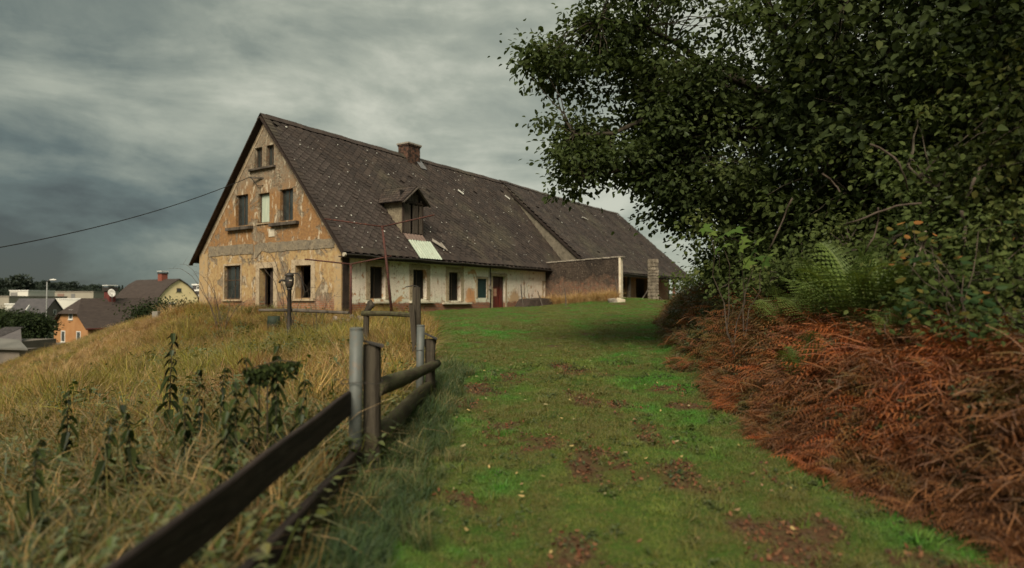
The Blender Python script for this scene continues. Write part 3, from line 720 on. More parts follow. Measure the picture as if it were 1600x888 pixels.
# ------------------------------------------------------------------ yard wall
yw = empty('yard_wall', Hm @ Vector((17.34, 0, 0)), HR, 'tall stained freestanding wall with white end, jutting out from the farmhouse', 'wall')
o2 = [(-5.2, -1.0), (-.02, -1.0), (-.02, 2.94), (-2.6, 3.02), (-5.2, 3.12)]
MB().plate(o2, [], (0, 0, 0), (0, 1, 0), (0, 0, 1), (1, 0, 0), .30).build('wall', M['yard'], yw, fix=True)
MB().box((-.03, -5.33, -1), (.33, -5.2, 3.14), .008).build('end_block', M['off_white'], yw, bevel=.02)  # pale block covering the end face of the wall
mb = MB(); y = -5.46
while y < -.1:
    L = random.uniform(.45, .8); y2 = min(y + L - .015, -.03); zt = 2.945 + (-(y + y2) / 2) * .036
    mb.box((-.05, y, zt), (.35, y2, zt + .07), .008); y += L
mb.build('coping', M['concrete'], yw, kind='stuff')
# ------------------------------------------------------------------ stone pillar
pc = Vector((9.42, 42.0, 0)); pb = tz(9.42, 42.0) - .3
pil = empty('stone_pillar', (pc.x, pc.y, pb), .55, 'rough stone gate pillar standing in front of the barn end of the farmhouse', 'pillar')
rs = random.Random(12); z = 0; n_st = 0; H = 4.13 - pb
while z < H - .05:
    hh = rs.uniform(.18, .30); nb = 2
    for sy in (0, 1):
        sp = rs.uniform(-.08, .08)
        for sx in (0, 1):
            x0, x1 = (-.27, sp - .008) if sx == 0 else (sp + .008, .27); y0, y1 = (-.25, -.01) if sy == 0 else (.01, .25)
            me = MB().box((x0, y0, z), (x1, y1, z + hh - .014), .018); so = me.build('stone', M['stone'], pil, bevel=.02); n_st += 1
    z += hh
MB().box((-.22, -.2, 0), (.22, .2, H - .15)).build('mortar_core', M['concrete'], pil)
MB().box((.272, -.12, .0), (.30, .12, 1.9), .01).build('whitewash_strip', M['off_white'], pil)

# ------------------------------------------------------------------ paddock fence along the track
fence = empty('paddock_fence', (-1.25, 5.2, 0), 0, 'old wooden rail fence with galvanised pipe posts beside the grass track', 'fence')
FO = Vector((-1.25, 5.2, 0))
def fl(p): return Vector(p) - FO
p1 = at(557, 513, 5.2)
def pipe(top, bot, r):
    mb = MB(); n = 18; prof = 6
    mb.tube([fl(bot), fl(Vector(bot).lerp(Vector(top), .5)), fl(top)], r, 20)
    o = mb.build('pipe_post', M['pipe'], fence, smooth=False)
    for p in o.data.polygons: p.use_smooth = len(p.vertices) == 4
    t = Vector(top); d = (t - Vector(bot)).normalized()
    MB().tube([fl(t - d * .004), fl(t + d * .012), fl(t + d * .018)], [r * 1.03, r * 1.03, r * .9], 20).build('pipe_cap', M['pipe'], fence)
    return o
pipe(p1 + Vector((0, 0, -.012)), (p1.x - .01, 5.2, .0), .054)
p2 = at(657.5, 510, 8.3); pipe(p2, (p2.x - .02, 8.3, .1), .052)
def wpost(name, x0, x1, y0, y1, z0, z1, lean=(0, 0), flare=0):
    mb = MB(); N = 7; V = []
    rs = random.Random(int(x0 * 100))
    for i in range(N + 1):
        t = i / N; f = 1 + (flare * max(0, t - .86) / .14); cx, cy = (x0 + x1) / 2 + lean[0] * t, (y0 + y1) / 2 + lean[1] * t
        hx, hy = (x1 - x0) / 2 * f, (y1 - y0) / 2
        for a in range(12):
            an = a / 12 * 2 * math.pi; sq = 1 / max(abs(math.cos(an)), abs(math.sin(an))) ** .6
            V.append(fl((cx + hx * math.cos(an) * sq * (1 + rs.uniform(-.04, .04)), cy + hy * math.sin(an) * sq * (1 + rs.uniform(-.04, .04)), z0 + (z1 - z0) * t)))
    Fc = [tuple(reversed(range(12))), tuple(N * 12 + j for j in range(12))]
    for i in range(N):
        for j in range(12): b = i * 12 + j; c = i * 12 + (j + 1) % 12; Fc.append((b, c, c + 12, b + 12))
    return mb.add(V, Fc).build(name, M['postwood'], fence)
a = at(582, 538, 5.38); wpost('wooden_post', a.x - .072, a.x + .072, 5.30, 5.44, -.05, a.z)
mb = MB(); q = [at(568, 531, 5.28), at(600, 541, 5.28), at(600, 538, 5.5), at(570, 532, 5.5)]; q = [fl(v) for v in q]
mb.add(q + [v - Vector((0, 0, .018)) for v in q], [(0, 1, 2, 3), (7, 6, 5, 4), (0, 4, 5, 1), (1, 5, 6, 2), (2, 6, 7, 3), (3, 7, 4, 0)]).build('post_cap', M['iron'], fence, fix=True)
a = at(672, 530, 8.42); wpost('wooden_post', a.x - .065, a.x + .065, 8.36, 8.50, .1, a.z, flare=.35)
mb = MB(); q = [at(663, 520, 8.3), at(683, 530, 8.3), at(683, 528, 8.55), at(665, 520, 8.55)]; q = [fl(v) for v in q]
mb.add(q + [v - Vector((0, 0, .018)) for v in q], [(0, 1, 2, 3), (7, 6, 5, 4), (0, 4, 5, 1), (1, 5, 6, 2), (2, 6, 7, 3), (3, 7, 4, 0)]).build('post_cap', M['iron'], fence, fix=True)
a = at(651, 449, 11.5); wpost('wooden_post', a.x - .075, a.x + .075, 11.43, 11.57, .1, a.z)
MB().tube([fl((a.x - .20, 11.46, a.z - .0)), fl((a.x - .06, 11.47, a.z + .03)), fl((a.x + .03, 11.5, a.z + .005))], [.008, .014, .012], 6).build('bent_nail', M['iron'], fence)
MB().beam(fl(at(643, 476, 11.3)), fl((a.x + .02, 11.3, .35)), .09, .03, (0, 1, 0)).build('brace', M['postwood'], fence)
# rails: flat dark boards near, round mossy logs behind
mb = MB(); N = 10; pA = Vector((-1.335, 5.22, .77)); pB = Vector((-1.27, .5, .60)); V = []
for i in range(N + 1):
    c = pA.lerp(pB, i / N) + Vector((0, 0, .006 * math.sin(i * 2.1)))
    for dx, dz in ((-.021, -.093), (.021, -.095), (.021, .095), (-.021, .093)): V.append(fl(c + Vector((dx, 0, dz))))
Fc = [(0, 1, 2, 3), tuple(N * 4 + j for j in (3, 2, 1, 0))]
for i in range(N):
    for j in range(4): b = i * 4 + j; c = i * 4 + (j + 1) % 4; Fc.append((b, c, c + 4, b + 4))
mb.add(V, Fc).build('rail', M['board_dark'], fence, bevel=.006)
MB().beam(fl((-1.25, 5.2, .35)), fl((-1.22, .5, .27)), .06, .13).build('rail', M['board_dark'], fence, bevel=.006)
def log(p, q, r0, r1, nm='log_rail'):
    p = Vector(p); q = Vector(q); N = 14; rs = random.Random(int(p.z * 1000)); pts = []; rad = []
    for i in range(N + 1):
        t = i / N; pts.append(fl(p.lerp(q, t) + Vector((.012 * math.sin(t * 7), 0, .016 * math.sin(t * 5 + p.z * 9))))); rad.append((r0 + (r1 - r0) * t) * (1 + rs.uniform(-.06, .06)))
    o = MB().tube(pts, rad, 14, jit=.04).build(nm, M['logwood'], fence)
    for pz in o.data.polygons: pz.use_smooth = len(pz.vertices) == 4
log(at(584, 612, 5.35), at(682, 568, 8.62), .082, .058); log(at(573, 690, 5.3), at(676, 602, 8.75), .092, .075)
# wire wraps
for (c, z, rx) in (((p1.x + .03, 5.26), .93, .17), ((p2.x + .04, 8.36), .95, .15)):
    pts = [fl((c[0] + rx * math.cos(t), c[1] + rx * .8 * math.sin(t), z + .01 * math.sin(3 * t))) for t in np.linspace(0, 2 * math.pi, 28)]
    MB().tube(pts, .0035, 5, cap=False).build('wire_loop', M['iron'], fence)

# ------------------------------------------------------------------ yard things
def pole_frame(x, y, z0, ztop, armz, span, label, lean, up):
    r = empty('clothes_pole', (x, y, z0), 0, label, 'clothes pole', 'rusty clothes poles before the farmhouse')
    t = Vector((lean, 0, ztop - z0))
    MB().tube([(0, 0, -.3), t * .5, t], [.055, .05, .042], 10).build('pole', M['rust'], r, smooth=True)
    MB().tube([t * .99, t + Vector((span[0], 0, armz[0]))], .030, 8).build('arm', M['rust'], r, smooth=True)
    MB().tube([t * .99, t + Vector((span[1], 0, armz[1]))], .030, 8).build('arm', M['rust'], r, smooth=True)
    MB().tube([t * .96, t * 1.0], .055, 10).build('collar', M['rust'], r)
    return r
g = at(613, 487, 24.5); pole_frame(g.x, 24.5, g.z, at(597, 353, 24.5).z, (.28, .42), (-2.25, 2.05), 'tall leaning rusty clothes pole with raised arms, in front of the dormer side', at(597, 353, 24.5).x - g.x, 0)
g = at(548, 476, 25.2); g.z = tz(g.x, 25.2); pole_frame(g.x, 25.2, g.z, at(548, 412, 25.2).z, (.18, .30), (-1.85, 1.62), 'short upright rusty clothes pole at the corner of the farmhouse', 0, 0)
# hand pump
g = at(452, 490, 19); g.z = min(g.z, 1.25)
pump = empty('hand_pump', (g.x, 19, tz(g.x, 19)), .4, 'old black cast iron hand pump standing in the grass before the gable', 'water pump')
b0 = g.z - tz(g.x, 19)
MB().lathe([(.11, 0), (.11, .05), (.065, .10), (.06, .70 + b0), (.085, .72 + b0), (.085, .76 + b0)], n=14).build('column', M['iron'], pump, smooth=True)
zb = .76 + b0
MB().lathe([(.07, 0), (.10, .05), (.125, .14), (.13, .30), (.11, .36), (.135, .38), (.12, .42), (.05, .47), (.02, .48), (.02, .56)], (0, 0, zb), 14).build('pump_body', M['iron'], pump, smooth=True)
MB().tube([(-.1, 0, zb + .22), (-.24, 0, zb + .24), (-.30, 0, zb + .16)], [.035, .032, .036], 8).build('spout', M['iron'], pump, smooth=True)
MB().tube([(.05, 0, zb + .44), (.22, 0, zb + .46), (.34, 0, zb + .30), (.42, 0, zb - .02), (.46, 0, zb - .25)], [.018, .02, .018, .016, .02], 8).build('handle', M['iron'], pump, smooth=True)
MB().box((-.02, -.128, zb + .22), (.06, -.12, zb + .25)).build('plate', M['sill'], pump)
# green barrel
g = at(428, 474, 24.2); bz = tz(g.x, 24.2)
br = empty('water_barrel', (g.x, 24.2, bz), 0, 'small dark green barrel beside the gable doorway', 'barrel')
MB().lathe([(.22, 0), (.24, .2), (.24, .5), (.22, .72), (.20, .72), (.20, .66)], n=16).build('drum', simple('green_plastic', (.016, .026, .017), (.03, .04, .024), 3, rough=.7), br, smooth=True)
MB().lathe([(.245, .36), (.255, .38), (.245, .40)], n=16).build('hoop', M['iron'], br)
# overhead cable
cA = Hm @ Vector((-.25, 6.12, 6.45)); cB = at(-260, 425, 16); mid = []
for i in range(29):
    t = i / 28; p = cA.lerp(cB, t); p.z -= 4 * t * (1 - t) * .55; mid.append(p)
tag(MB().tube(mid, .016, 6).build('overhead_cable', M['cable']), 'thin black overhead cable running from the gable off to the left', 'cable')
# dark slab leaning by the side wall + sticks
def hl(a, b, z=0): return Hm @ Vector((a, b, z))
sl = empty('cellar_hatch', hl(13.8, -.9, 0), HR, 'dark sloping cellar hatch lying against the foot of the side wall', 'hatch')
zb = tz(*hl(14.5, -.9)[:2]) - HO.z
MB().add([(-.9, -.5, zb - .2), (2.4, -.5, zb - .2), (2.4, .6, zb - .2), (-.9, .6, zb - .2), (-.2, -.2, zb + .38), (2.3, -.2, zb + .46), (2.3, .6, zb + .52), (-.2, .6, zb + .44)],
         [(0, 3, 2, 1), (4, 5, 6, 7), (0, 1, 5, 4), (1, 2, 6, 5), (2, 3, 7, 6), (3, 0, 4, 7)]).build('cover', M['darkwood'], sl, bevel=.015)
for i, (px, py, qx, qy, d, r) in enumerate([(814, 445, 818, 472, 37.5, .04), (820, 440, 819, 470, 37.8, .02), (840, 455, 848, 476, 38, .03), (961, 432, 966, 462, 37.6, .035), (1014, 449, 1003, 464, 40, .04), (882, 450, 884, 482, 36.5, .03), (1028, 462, 1046, 478, 38.5, .03)]):
    p = at(px, py, d + .3); q = at(qx, qy, d); q.z = min(q.z, tz(q.x, q.y)) - .05
    lab = ['dark stick leaning on the cellar hatch', 'pale twig beside the dark stick over the cellar hatch', 'short red brown stick slanting before the narrow opening', 'crooked stick leaning near the white end of the yard wall',
           'plank slanting against the stone pillar', 'thin upright stake in the dry grass under the yard wall', 'branch lying on the turf at the foot of the stone pillar'][i]
    m_ = p.lerp(q, .5) + Vector((random.uniform(-.05, .05), 0, random.uniform(-.03, .03)))
    tag(MB().tube([p, m_, q], [r * .7, r, r], 7).build('stick', M['twig'] if i in (1, 6) else M['roughwood'], None), lab, 'stick')
# white boards under the barn eave
bdp = [((22.0, -3.0), 2.6, .35, .30, 'pale board lying nearest on the pile under the barn eave'), ((23.2, -2.3), 3.2, .1, .45, 'long white board topmost on the pile under the barn eave'), ((25.5, -2.6), 2.0, -.4, .2, 'short grey board tilted at the far end of the pile under the barn eave')]
for (a, b_), L, rt, hz, lab in bdp:
    g = hl(a, b_); e = empty('board', (g.x, g.y, tz(g.x, g.y) + hz), HR + rt, lab, 'board')
    MB().box((0, 0, 0), (L, .3, .05), .01).build('plank', M['off_white'], e)
    e.rotation_euler[1] = random.uniform(-.06, .06)
# limestone block
g = at(970, 472, 36.8); blk = MB().box((-.2, -.2, -.2), (.2, .2, .2), .03).build('stone_block', M['off_white'], bevel=.04); blk.location = (g.x, 36.8, tz(g.x, 36.8)); blk.rotation_euler = (.1, .15, .5)
tag(blk, 'pale square stone block at the right foot of the yard wall', 'stone')
g = at(957, 473, 36.6); blk = MB().box((-.24, -.15, -.12), (.24, .15, .22), .04).build('stone_block', M['concrete'], bevel=.04); blk.location = (g.x, 36.6, tz(g.x, 36.6)); blk.rotation_euler = (.2, -.1, .2)
tag(blk, 'grey flat stone block just left of the pale square one', 'stone')
# rubble near the corner
def rock_mesh(seed, s=.1):
    rs = random.Random(seed); mb = MB(); V = []
    for i in range(4):
        ph = math.pi * (i + .5) / 4
        for j in range(6):
            th = 2 * math.pi * j / 6; r = s * rs.uniform(.7, 1.25); V.append((r * math.sin(ph) * math.cos(th), r * math.sin(ph) * math.sin(th) * .8, r * math.cos(ph) * .6))
    Fc = [tuple(reversed(range(6))), tuple(range(18, 24))]
    Fc = [tuple(range(6)), tuple(reversed(range(18, 24)))]
    for i in range(3):
        for j in range(6): a = i * 6 + j; b = i * 6 + (j + 1) % 6; Fc.append((a, a + 6, b + 6, b))
    return mb.add(V, Fc).mesh('rock')
RK = [rock_mesh(i) for i in range(4)]
for m_ in RK: m_.materials.append(simple('rubble_stone', (.20, .165, .13), (.10, .08, .065), 9, 5, rnd=.4))
GROUPS = []
for i in range(38):
    px = random.gauss(545, 26) if i < 22 else random.gauss(470, 25); py = 480; d = 24.2 + random.uniform(-.6, .8)
    g = at(px, py, d); o_ = bpy.data.objects.new('rubble_stone', RK[i % 4]); COL.objects.link(o_)
    o_.location = (g.x, d, tz(g.x, d) + random.uniform(.05, .38 if i < 22 else .12)); s = random.uniform(.7, 1.7); o_.scale = (s, s, s); o_.rotation_euler = (random.random() * 3, random.random() * 3, random.random() * 6)
    tag(o_, 'fist sized grey stone in the rubble heap at the farmhouse corner' if i < 22 else 'small grey stone lying before the right gable window', 'stone', 'rubble stones by the farmhouse')

# ------------------------------------------------------------------ vegetation
def leafy(name, fn, trans=.3, rough=.6):
    m = bpy.data.materials.new(name); m.use_nodes = True; k = NT(m.node_tree)
    m.node_tree.nodes.remove(m.node_tree.nodes['Principled BSDF']); c = fn(k)
    d = k.node('ShaderNodeBsdfDiffuse'); k.put(d.inputs[0], c)
    t = k.node('ShaderNodeBsdfTranslucent'); k.put(t.inputs[0], k.mix(1.0, c, (1.1, 1.15, .6), 'MULTIPLY'))
    g = k.node('ShaderNodeBsdfGlossy'); g.inputs['Roughness'].default_value = rough; k.put(g.inputs[0], (.6, .62, .6))
    m1 = k.node('ShaderNodeMixShader'); m1.inputs[0].default_value = trans; k.l.new(d.outputs[0], m1.inputs[1]); k.l.new(t.outputs[0], m1.inputs[2])
    fr = k.node('ShaderNodeFresnel'); fr.inputs[0].default_value = 1.35
    m2 = k.node('ShaderNodeMixShader'); k.l.new(k.math('MULTIPLY', fr.outputs[0], .12), m2.inputs[0]); k.l.new(m1.outputs[0], m2.inputs[1]); k.l.new(g.outputs[0], m2.inputs[2])
    k.l.new(m2.outputs[0], m.node_tree.nodes['Material Output'].inputs[0]); return m
def ramp_mat(name, cols, nsc=.6, trans=.3, rough=.6, wn=.5, wt=.5, wr=.25):
    """colour runs through cols by per-leaf tint + world noise + instance random"""
    def fn(k):
        t = k.attr('tint').outputs['Fac']; n = k.ramp(k.noise(k.pos(), nsc, 4, .6), .3, .7)
        f = k.math('ADD', k.math('MULTIPLY', t, wt), k.math('MULTIPLY', n, wn)); f = k.math('ADD', f, k.math('MULTIPLY', k.math('SUBTRACT', k.rnd(), .5), wr))
        r = k.node('ShaderNodeValToRGB'); cr = r.color_ramp; k.put(r.inputs[0], f)
        for i, c in enumerate(cols):
            e = cr.elements[0] if i == 0 else (cr.elements[len(cr.elements) - 1] if i == len(cols) - 1 else cr.elements.new(i / (len(cols) - 1)))
            e.color = tuple(c) + (1,)
        return r.outputs[0]
    return leafy(name, fn, trans, rough)
def blades(n, h, wd, spread, lean, seed, droop=.5, hj=.4, bias=(0, 0)):
    g = np.random.default_rng(seed); V = []; Fc = []; T = []
    for i in range(n):
        a = g.random() * 6.283; rr = spread * math.sqrt(g.random()); bx, by = rr * math.cos(a), rr * math.sin(a)
        d = g.random() * 6.283; L = h * (1 - hj + 2 * hj * g.random() * .7); ln = lean * (.3 + g.random()); dx, dy = math.cos(d) * ln + bias[0], math.sin(d) * ln + bias[1]
        sx, sy = -math.sin(d + g.normal(0, .6)), math.cos(d); w_ = wd * (.6 + .8 * g.random()); b = len(V); t = g.random()
        for q, ww in ((0, 1), (.4, .85), (.75, .55), (1, .0)):
            px = bx + dx * L * q ** 1.6; py = by + dy * L * q ** 1.6; pz = L * (q - droop * ln * q ** 2.6) - .02
            if ww > 0: V += [(px - sx * w_ * ww / 2, py - sy * w_ * ww / 2, pz), (px + sx * w_ * ww / 2, py + sy * w_ * ww / 2, pz)]; T += [t, t]
            else: V.append((px, py, pz)); T.append(t)
        Fc += [(b, b + 1, b + 3, b + 2), (b + 2, b + 3, b + 5, b + 4), (b + 4, b + 5, b + 6, b + 4)]
    return V, Fc, T
def mesh_from(name, V, Fc, T, mt):
    me = bpy.data.meshes.new(name); me.from_pydata(V, [], [tuple(dict.fromkeys(f)) for f in Fc])
    a = me.attributes.new('tint', 'FLOAT', 'POINT'); a.data.foreach_set('value', np.array(T, np.float32)); me.update(); me.materials.append(mt); return me
def scatter(name, protos, P, rot, scl, idx, label=None, cat=None, parent=None):
    me = bpy.data.meshes.new(name); me.vertices.add(len(P)); me.vertices.foreach_set('co', np.asarray(P, np.float32).ravel())
    for nm, ty, dat in (('rot', 'FLOAT_VECTOR', rot), ('scl', 'FLOAT', scl), ('idx', 'INT', idx)):
        a = me.attributes.new(nm, ty, 'POINT'); a.data.foreach_set('vector' if ty == 'FLOAT_VECTOR' else 'value', np.asarray(dat, np.int32 if ty == 'INT' else np.float32).ravel())
    o = bpy.data.objects.new(name, me); COL.objects.link(o)
    ng = bpy.data.node_groups.new(name + '_scatter', 'GeometryNodeTree')
    ng.interface.new_socket('Geometry', in_out='INPUT', socket_type='NodeSocketGeometry'); ng.interface.new_socket('Geometry', in_out='OUTPUT', socket_type='NodeSocketGeometry')
    N = ng.nodes; L = ng.links; gi = N.new('NodeGroupInput'); go_ = N.new('NodeGroupOutput'); ip = N.new('GeometryNodeInstanceOnPoints'); jn = N.new('GeometryNodeJoinGeometry')
    for m_ in reversed(protos):
        po = bpy.data.objects.new('proto_' + m_.name, m_); oi = N.new('GeometryNodeObjectInfo'); oi.inputs['Object'].default_value = po; oi.inputs['As Instance'].default_value = True
        L.new(oi.outputs['Geometry'], jn.inputs[0])
    def na(nm, ty):
        n_ = N.new('GeometryNodeInputNamedAttribute'); n_.data_type = ty; n_.inputs['Name'].default_value = nm; return n_.outputs['Attribute']
    L.new(gi.outputs[0], ip.inputs['Points']); L.new(jn.outputs[0], ip.inputs['Instance']); ip.inputs['Pick Instance'].default_value = True
    L.new(na('idx', 'INT'), ip.inputs['Instance Index'])
    er = N.new('FunctionNodeEulerToRotation'); L.new(na('rot', 'FLOAT_VECTOR'), er.inputs[0]); L.new(er.outputs[0], ip.inputs['Rotation'])
    L.new(na('scl', 'FLOAT'), ip.inputs['Scale']); L.new(ip.outputs[0], go_.inputs[0])
    o.modifiers.new('scatter', 'NODES').node_group = ng
    if parent: o.parent = parent
    tag(o, label, cat, kind='stuff'); return o
def fillpts(n, xr, yr_, dens=None, ypow=1.0, seed=0):
    g = np.random.default_rng(seed); x = g.uniform(*xr, n); y = yr_[0] + (yr_[1] - yr_[0]) * g.random(n) ** ypow
    if dens is not None: kk = g.random(n) < dens(x, y); x, y = x[kk], y[kk]
    return x, y, g
def spread(name, protos, x, y, g, s0, s1, label=None, cat=None, dz=0.0, tilt=.12, sf=None):
    z = terrain(x, y) + dz; n = len(x); s = g.uniform(s0, s1, n)
    if sf is not None: s = s * sf(x, y)
    rot = np.stack([g.normal(0, tilt, n), g.normal(0, tilt, n), g.uniform(0, 6.283, n)], -1)
    return scatter(name, protos, np.stack([x, y, z], -1), rot, s, g.integers(0, len(protos), n), label, cat)
def in_house(x, y, m=.1):
    dx, dy = x - HO.x, y - HO.y; a = dx * math.sin(YAW) + dy * math.cos(YAW); b = -dx * math.cos(YAW) + dy * math.sin(YAW)
    return (a > -m) & (b > -m) & (a < A2) & (b < W_ + m)
def view(x, y, m=1.5): return (y > 1.2) & (np.abs(x) < .86 * y + m)
def track_left(y): return -1.15 - np.interp(y, [0, 9, 24, 36], [-.3, 0, 1.9, 8.0])

# colours of the field grass: straw, rust and green zones that grow in patches
def field_fn(k):
    p = k.pos(); x, y, z = k.sep(p)[:3]; t = k.attr('tint').outputs['Fac']; r = k.rnd()
    n = k.noise(p, .28, 4, .6); n2 = k.noise(p, 1.1, 4, .6)
    straw = k.mix(t, (.55, .39, .17), (.25, .135, .05)); rust = k.mix(t, (.26, .105, .038), (.15, .065, .03)); green = k.mix(t, (.14, .165, .03), (.30, .27, .06))
    c = k.mix(k.ramp(n, .46, .60), straw, rust)
    left = k.ramp(k.math('ADD', x, k.math('MULTIPLY', n2, 4)), -8.5, -5.5, 1, 0)
    near = k.ramp(y, 17, 11)
    c = k.mix(k.math('MULTIPLY', k.math('MULTIPLY', left, near), .75), c, rust)
    gz = k.vmath('LENGTH', k.vmath('MULTIPLY', k.vmath('SUBTRACT', p, (-6.8, 15.5, 0)), (.30, .17, 0)))
    gz = k.ramp(k.math('ADD', gz, k.math('MULTIPLY', n2, .9)), .8, 1.45, 1, 0)
    c = k.mix(k.math('MULTIPLY', gz, .8), c, green)
    c = k.mix(k.ramp(k.math('ADD', n2, k.math('MULTIPLY', r, .35)), .62, .78), c, green)
    lw = k.ramp(k.math('ADD', y, k.math('MULTIPLY', n2, 3)), 6.6, 9.0, 1, 0); c = k.mix(k.math('MULTIPLY', lw, k.ramp(r, .45, .6)), c, k.mix(t, (.085, .11, .025), (.14, .15, .035)))
    c = k.mix(k.math('MULTIPLY', k.ramp(n2, .3, .55, 1, 0), .55), c, (.075, .045, .022))
    r2 = k.math('FRACT', k.math('MULTIPLY', r, 7.31))
    return k.mix(1.0, c, k.mix(r2, (.34, .33, .32), (1.75, 1.68, 1.5)), 'MULTIPLY')
FG = leafy('field_grass', field_fn, .3)
fp = [mesh_from('dry_grass', *blades(44, .50 + .06 * i, .0085, .16, .95, 100 + i, .5, .4, bias=(.25, .05)), FG) for i in range(4)] + \
     [mesh_from('dry_grass', *blades(22, .72, .006, .14, .5, 110 + i, .4, .3, bias=(.2, 0)), FG) for i in range(2)]
def fd(x, y):
    d = sm(track_left(y) - .12 - x, -.15, .35) * (left_drop(np.clip(y, -30, 60)) - x < 12) * view(x, y, 1.0) * ~in_house(x, y)
    return d * np.interp(y, [1, 7, 9, 40], [.8, .8, 1, 1]) * (1 - .45 * (fbm(x * .8, y * .8) < .42))
x, y, g = fillpts(48000, (-30, -.6), (1.4, 36), fd, 1.0, 5)
spread('field_grass', fp, x, y, g, .75, 1.25, 'dense dry straw and rust coloured meadow grass left of the fence', 'tall grass', tilt=.32, sf=lambda x, y: np.interp(y, [0, 6, 10, 19, 25, 40], [.55, .65, .95, 1.0, .82, .70]) * (.50 + 1.0 * fbm(x * .9, y * .9)) * np.interp(left_drop(np.clip(y, -30, 60)) - x, [0, 2], [1, .55]))
# seed wisps standing above
SW = leafy('seed_wisps', lambda k: k.mix(k.attr('tint').outputs['Fac'], k.mix(k.ramp(k.noise(k.pos(), .35, 4), .45, .6), (.34, .18, .075), (.30, .115, .045)), (.70, .52, .26)), .3)
wp = [mesh_from('wisp', *blades(12, .85, .011, .16, 1.0, 120 + i, .5, .35, bias=(.25, 0)), SW) for i in range(3)]
x, y, g = fillpts(19000, (-22, -1.4), (4.5, 33), lambda x, y: fd(x, y) * (.35 + .65 * (fbm(x * .6 + 5, y * .6) > .46)), 1, 9)
spread('seed_stalks', wp, x, y, g, .55, 1.0, 'thin pale seed stalks standing above the meadow grass', 'grass', tilt=.2, sf=lambda x, y: np.interp(y, [0, 20, 30], [.9, .85, .6]))
NG = ramp_mat('near_grass_blades', [(.030, .040, .014), (.075, .090, .025), (.16, .13, .045), (.34, .22, .095), (.17, .075, .03)], .8, .3, wr=.5, wn=.5, wt=.5)
ngp = [mesh_from('near_grass', *blades(26, .62, .013, .14, 1.1, 130 + i, .6, .4), NG) for i in range(4)]
x, y, g = fillpts(5200, (-7.5, -1.5), (1.5, 8.5), lambda x, y: (x < track_left(y) - .05) * view(x, y, .5) * (.4 + .6 * (fbm(x * 1.2, y * 1.2) > .45)), 1.0, 23)
spread('near_grass', ngp, x, y, g, .6, 1.1, 'tangled green and straw blades beside the long board rail', 'grass', tilt=.35)
# green undergrowth near the camera, left of the fence
def weed(seed, n=16, h=.32, ls=.05):
    g = np.random.default_rng(seed); V = []; Fc = []; T = []
    for s_ in range(4):
        ox, oy = g.normal(0, .07, 2); lx, ly = g.normal(0, .3, 2); hh = h * g.uniform(.6, 1.1)
        for i in range(n):
            q = (i + 1) / n; c = np.array([ox + lx * hh * q * q, oy + ly * hh * q * q, hh * q]); a = g.random() * 6.283 + i * 2.4; L = ls * (1.25 - .6 * q) * g.uniform(.7, 1.3)
            d = np.array([math.cos(a), math.sin(a), g.uniform(-.45, .25)]); sd = np.array([-math.sin(a), math.cos(a), g.normal(0, .2)]); up = np.array([0, 0, 1.0])
            b = len(V); t = g.random()
            for u_, v_, w_ in ((0, 0, 0), (.4, .36, .05), (.8, .22, -.02), (1.1, 0, -.12), (.8, -.22, -.02), (.4, -.36, .05)): V.append(tuple(c + d * L * u_ + sd * L * v_ + up * L * w_)); T.append(t)
            Fc += [(b, b + 1, b + 2, b + 3), (b, b + 3, b + 4, b + 5)]
        b = len(V); V += [(ox - .003, oy, 0), (ox + .003, oy, 0), (ox + lx * hh + .002, oy + ly * hh, hh), (ox + lx * hh - .002, oy + ly * hh, hh)]; T += [.1] * 4; Fc.append((b, b + 1, b + 2, b + 3))
    return V, Fc, T
WM = ramp_mat('weed_leaf', [(.030, .048, .016), (.060, .085, .022), (.10, .12, .030), (.16, .14, .045)], .9, .3, wr=.4)
wdp = [mesh_from('weed', *weed(200 + i, 12, .40, .075), WM) for i in range(4)]
def wd(x, y):
    d = (x < track_left(y) + .1) * view(x, y, .5); return d * np.interp(y, [0, 6.5, 9, 12, 13], [1, 1, .35, .12, .0]) * np.interp(x, [-9, -5], [.5, 1])
x, y, g = fillpts(1300, (-9, -1.2), (1.5, 13), wd, 1.2, 21)
spread('green_weeds', wdp, x, y, g, .7, 1.35, 'low green weeds growing among the grass left of the near fence', 'weeds')
x, y, g = fillpts(2600, (-17, -1.6), (8, 31), lambda x, y: fd(x, y) * (fbm(x * .55 + 11, y * .55) > .53) * (left_drop(y) - x < 0), 1.0, 24)
spread('meadow_weeds', wdp, x, y, g, .9, 1.6, 'dull green weeds growing up through the dry meadow grass', 'weeds', tilt=.25)
x, y, g = fillpts(1500, (-17.5, -6), (20, 33), lambda x, y: fd(x, y) * np.exp(-((((x - HO.x) * math.sin(YAW) + (y - HO.y) * math.cos(YAW)) + 1.3) / .8) ** 2), 1.0, 25)
spread('gable_grass', fp[4:] + wp, x, y, g, .8, 1.25, 'taller straggly grass growing up against the foot of the orange gable', 'grass', tilt=.3)
LG = ramp_mat('long_green_grass', [(.030, .060, .026), (.055, .095, .036), (.095, .125, .042), (.34, .26, .12)], 1.2, .3, wr=.4)
lgp = [mesh_from('long_grass', *blades(42, .36, .008, .10, .8, 300 + i, .5), LG) for i in range(4)]
x, y, g = fillpts(2600, (-2.2, -.2), (1.6, 11), lambda x, y: np.exp(-((x + 1.0 + .02 * (y - 5)) / .30) ** 2), 1.0, 31)
spread('fence_grass', lgp, x, y, g, .6, 1.15, 'long bluish green grass along the foot of the fence', 'grass', sf=lambda x, y: np.interp(x, [-1.3, -.5], [1.05, .55]))
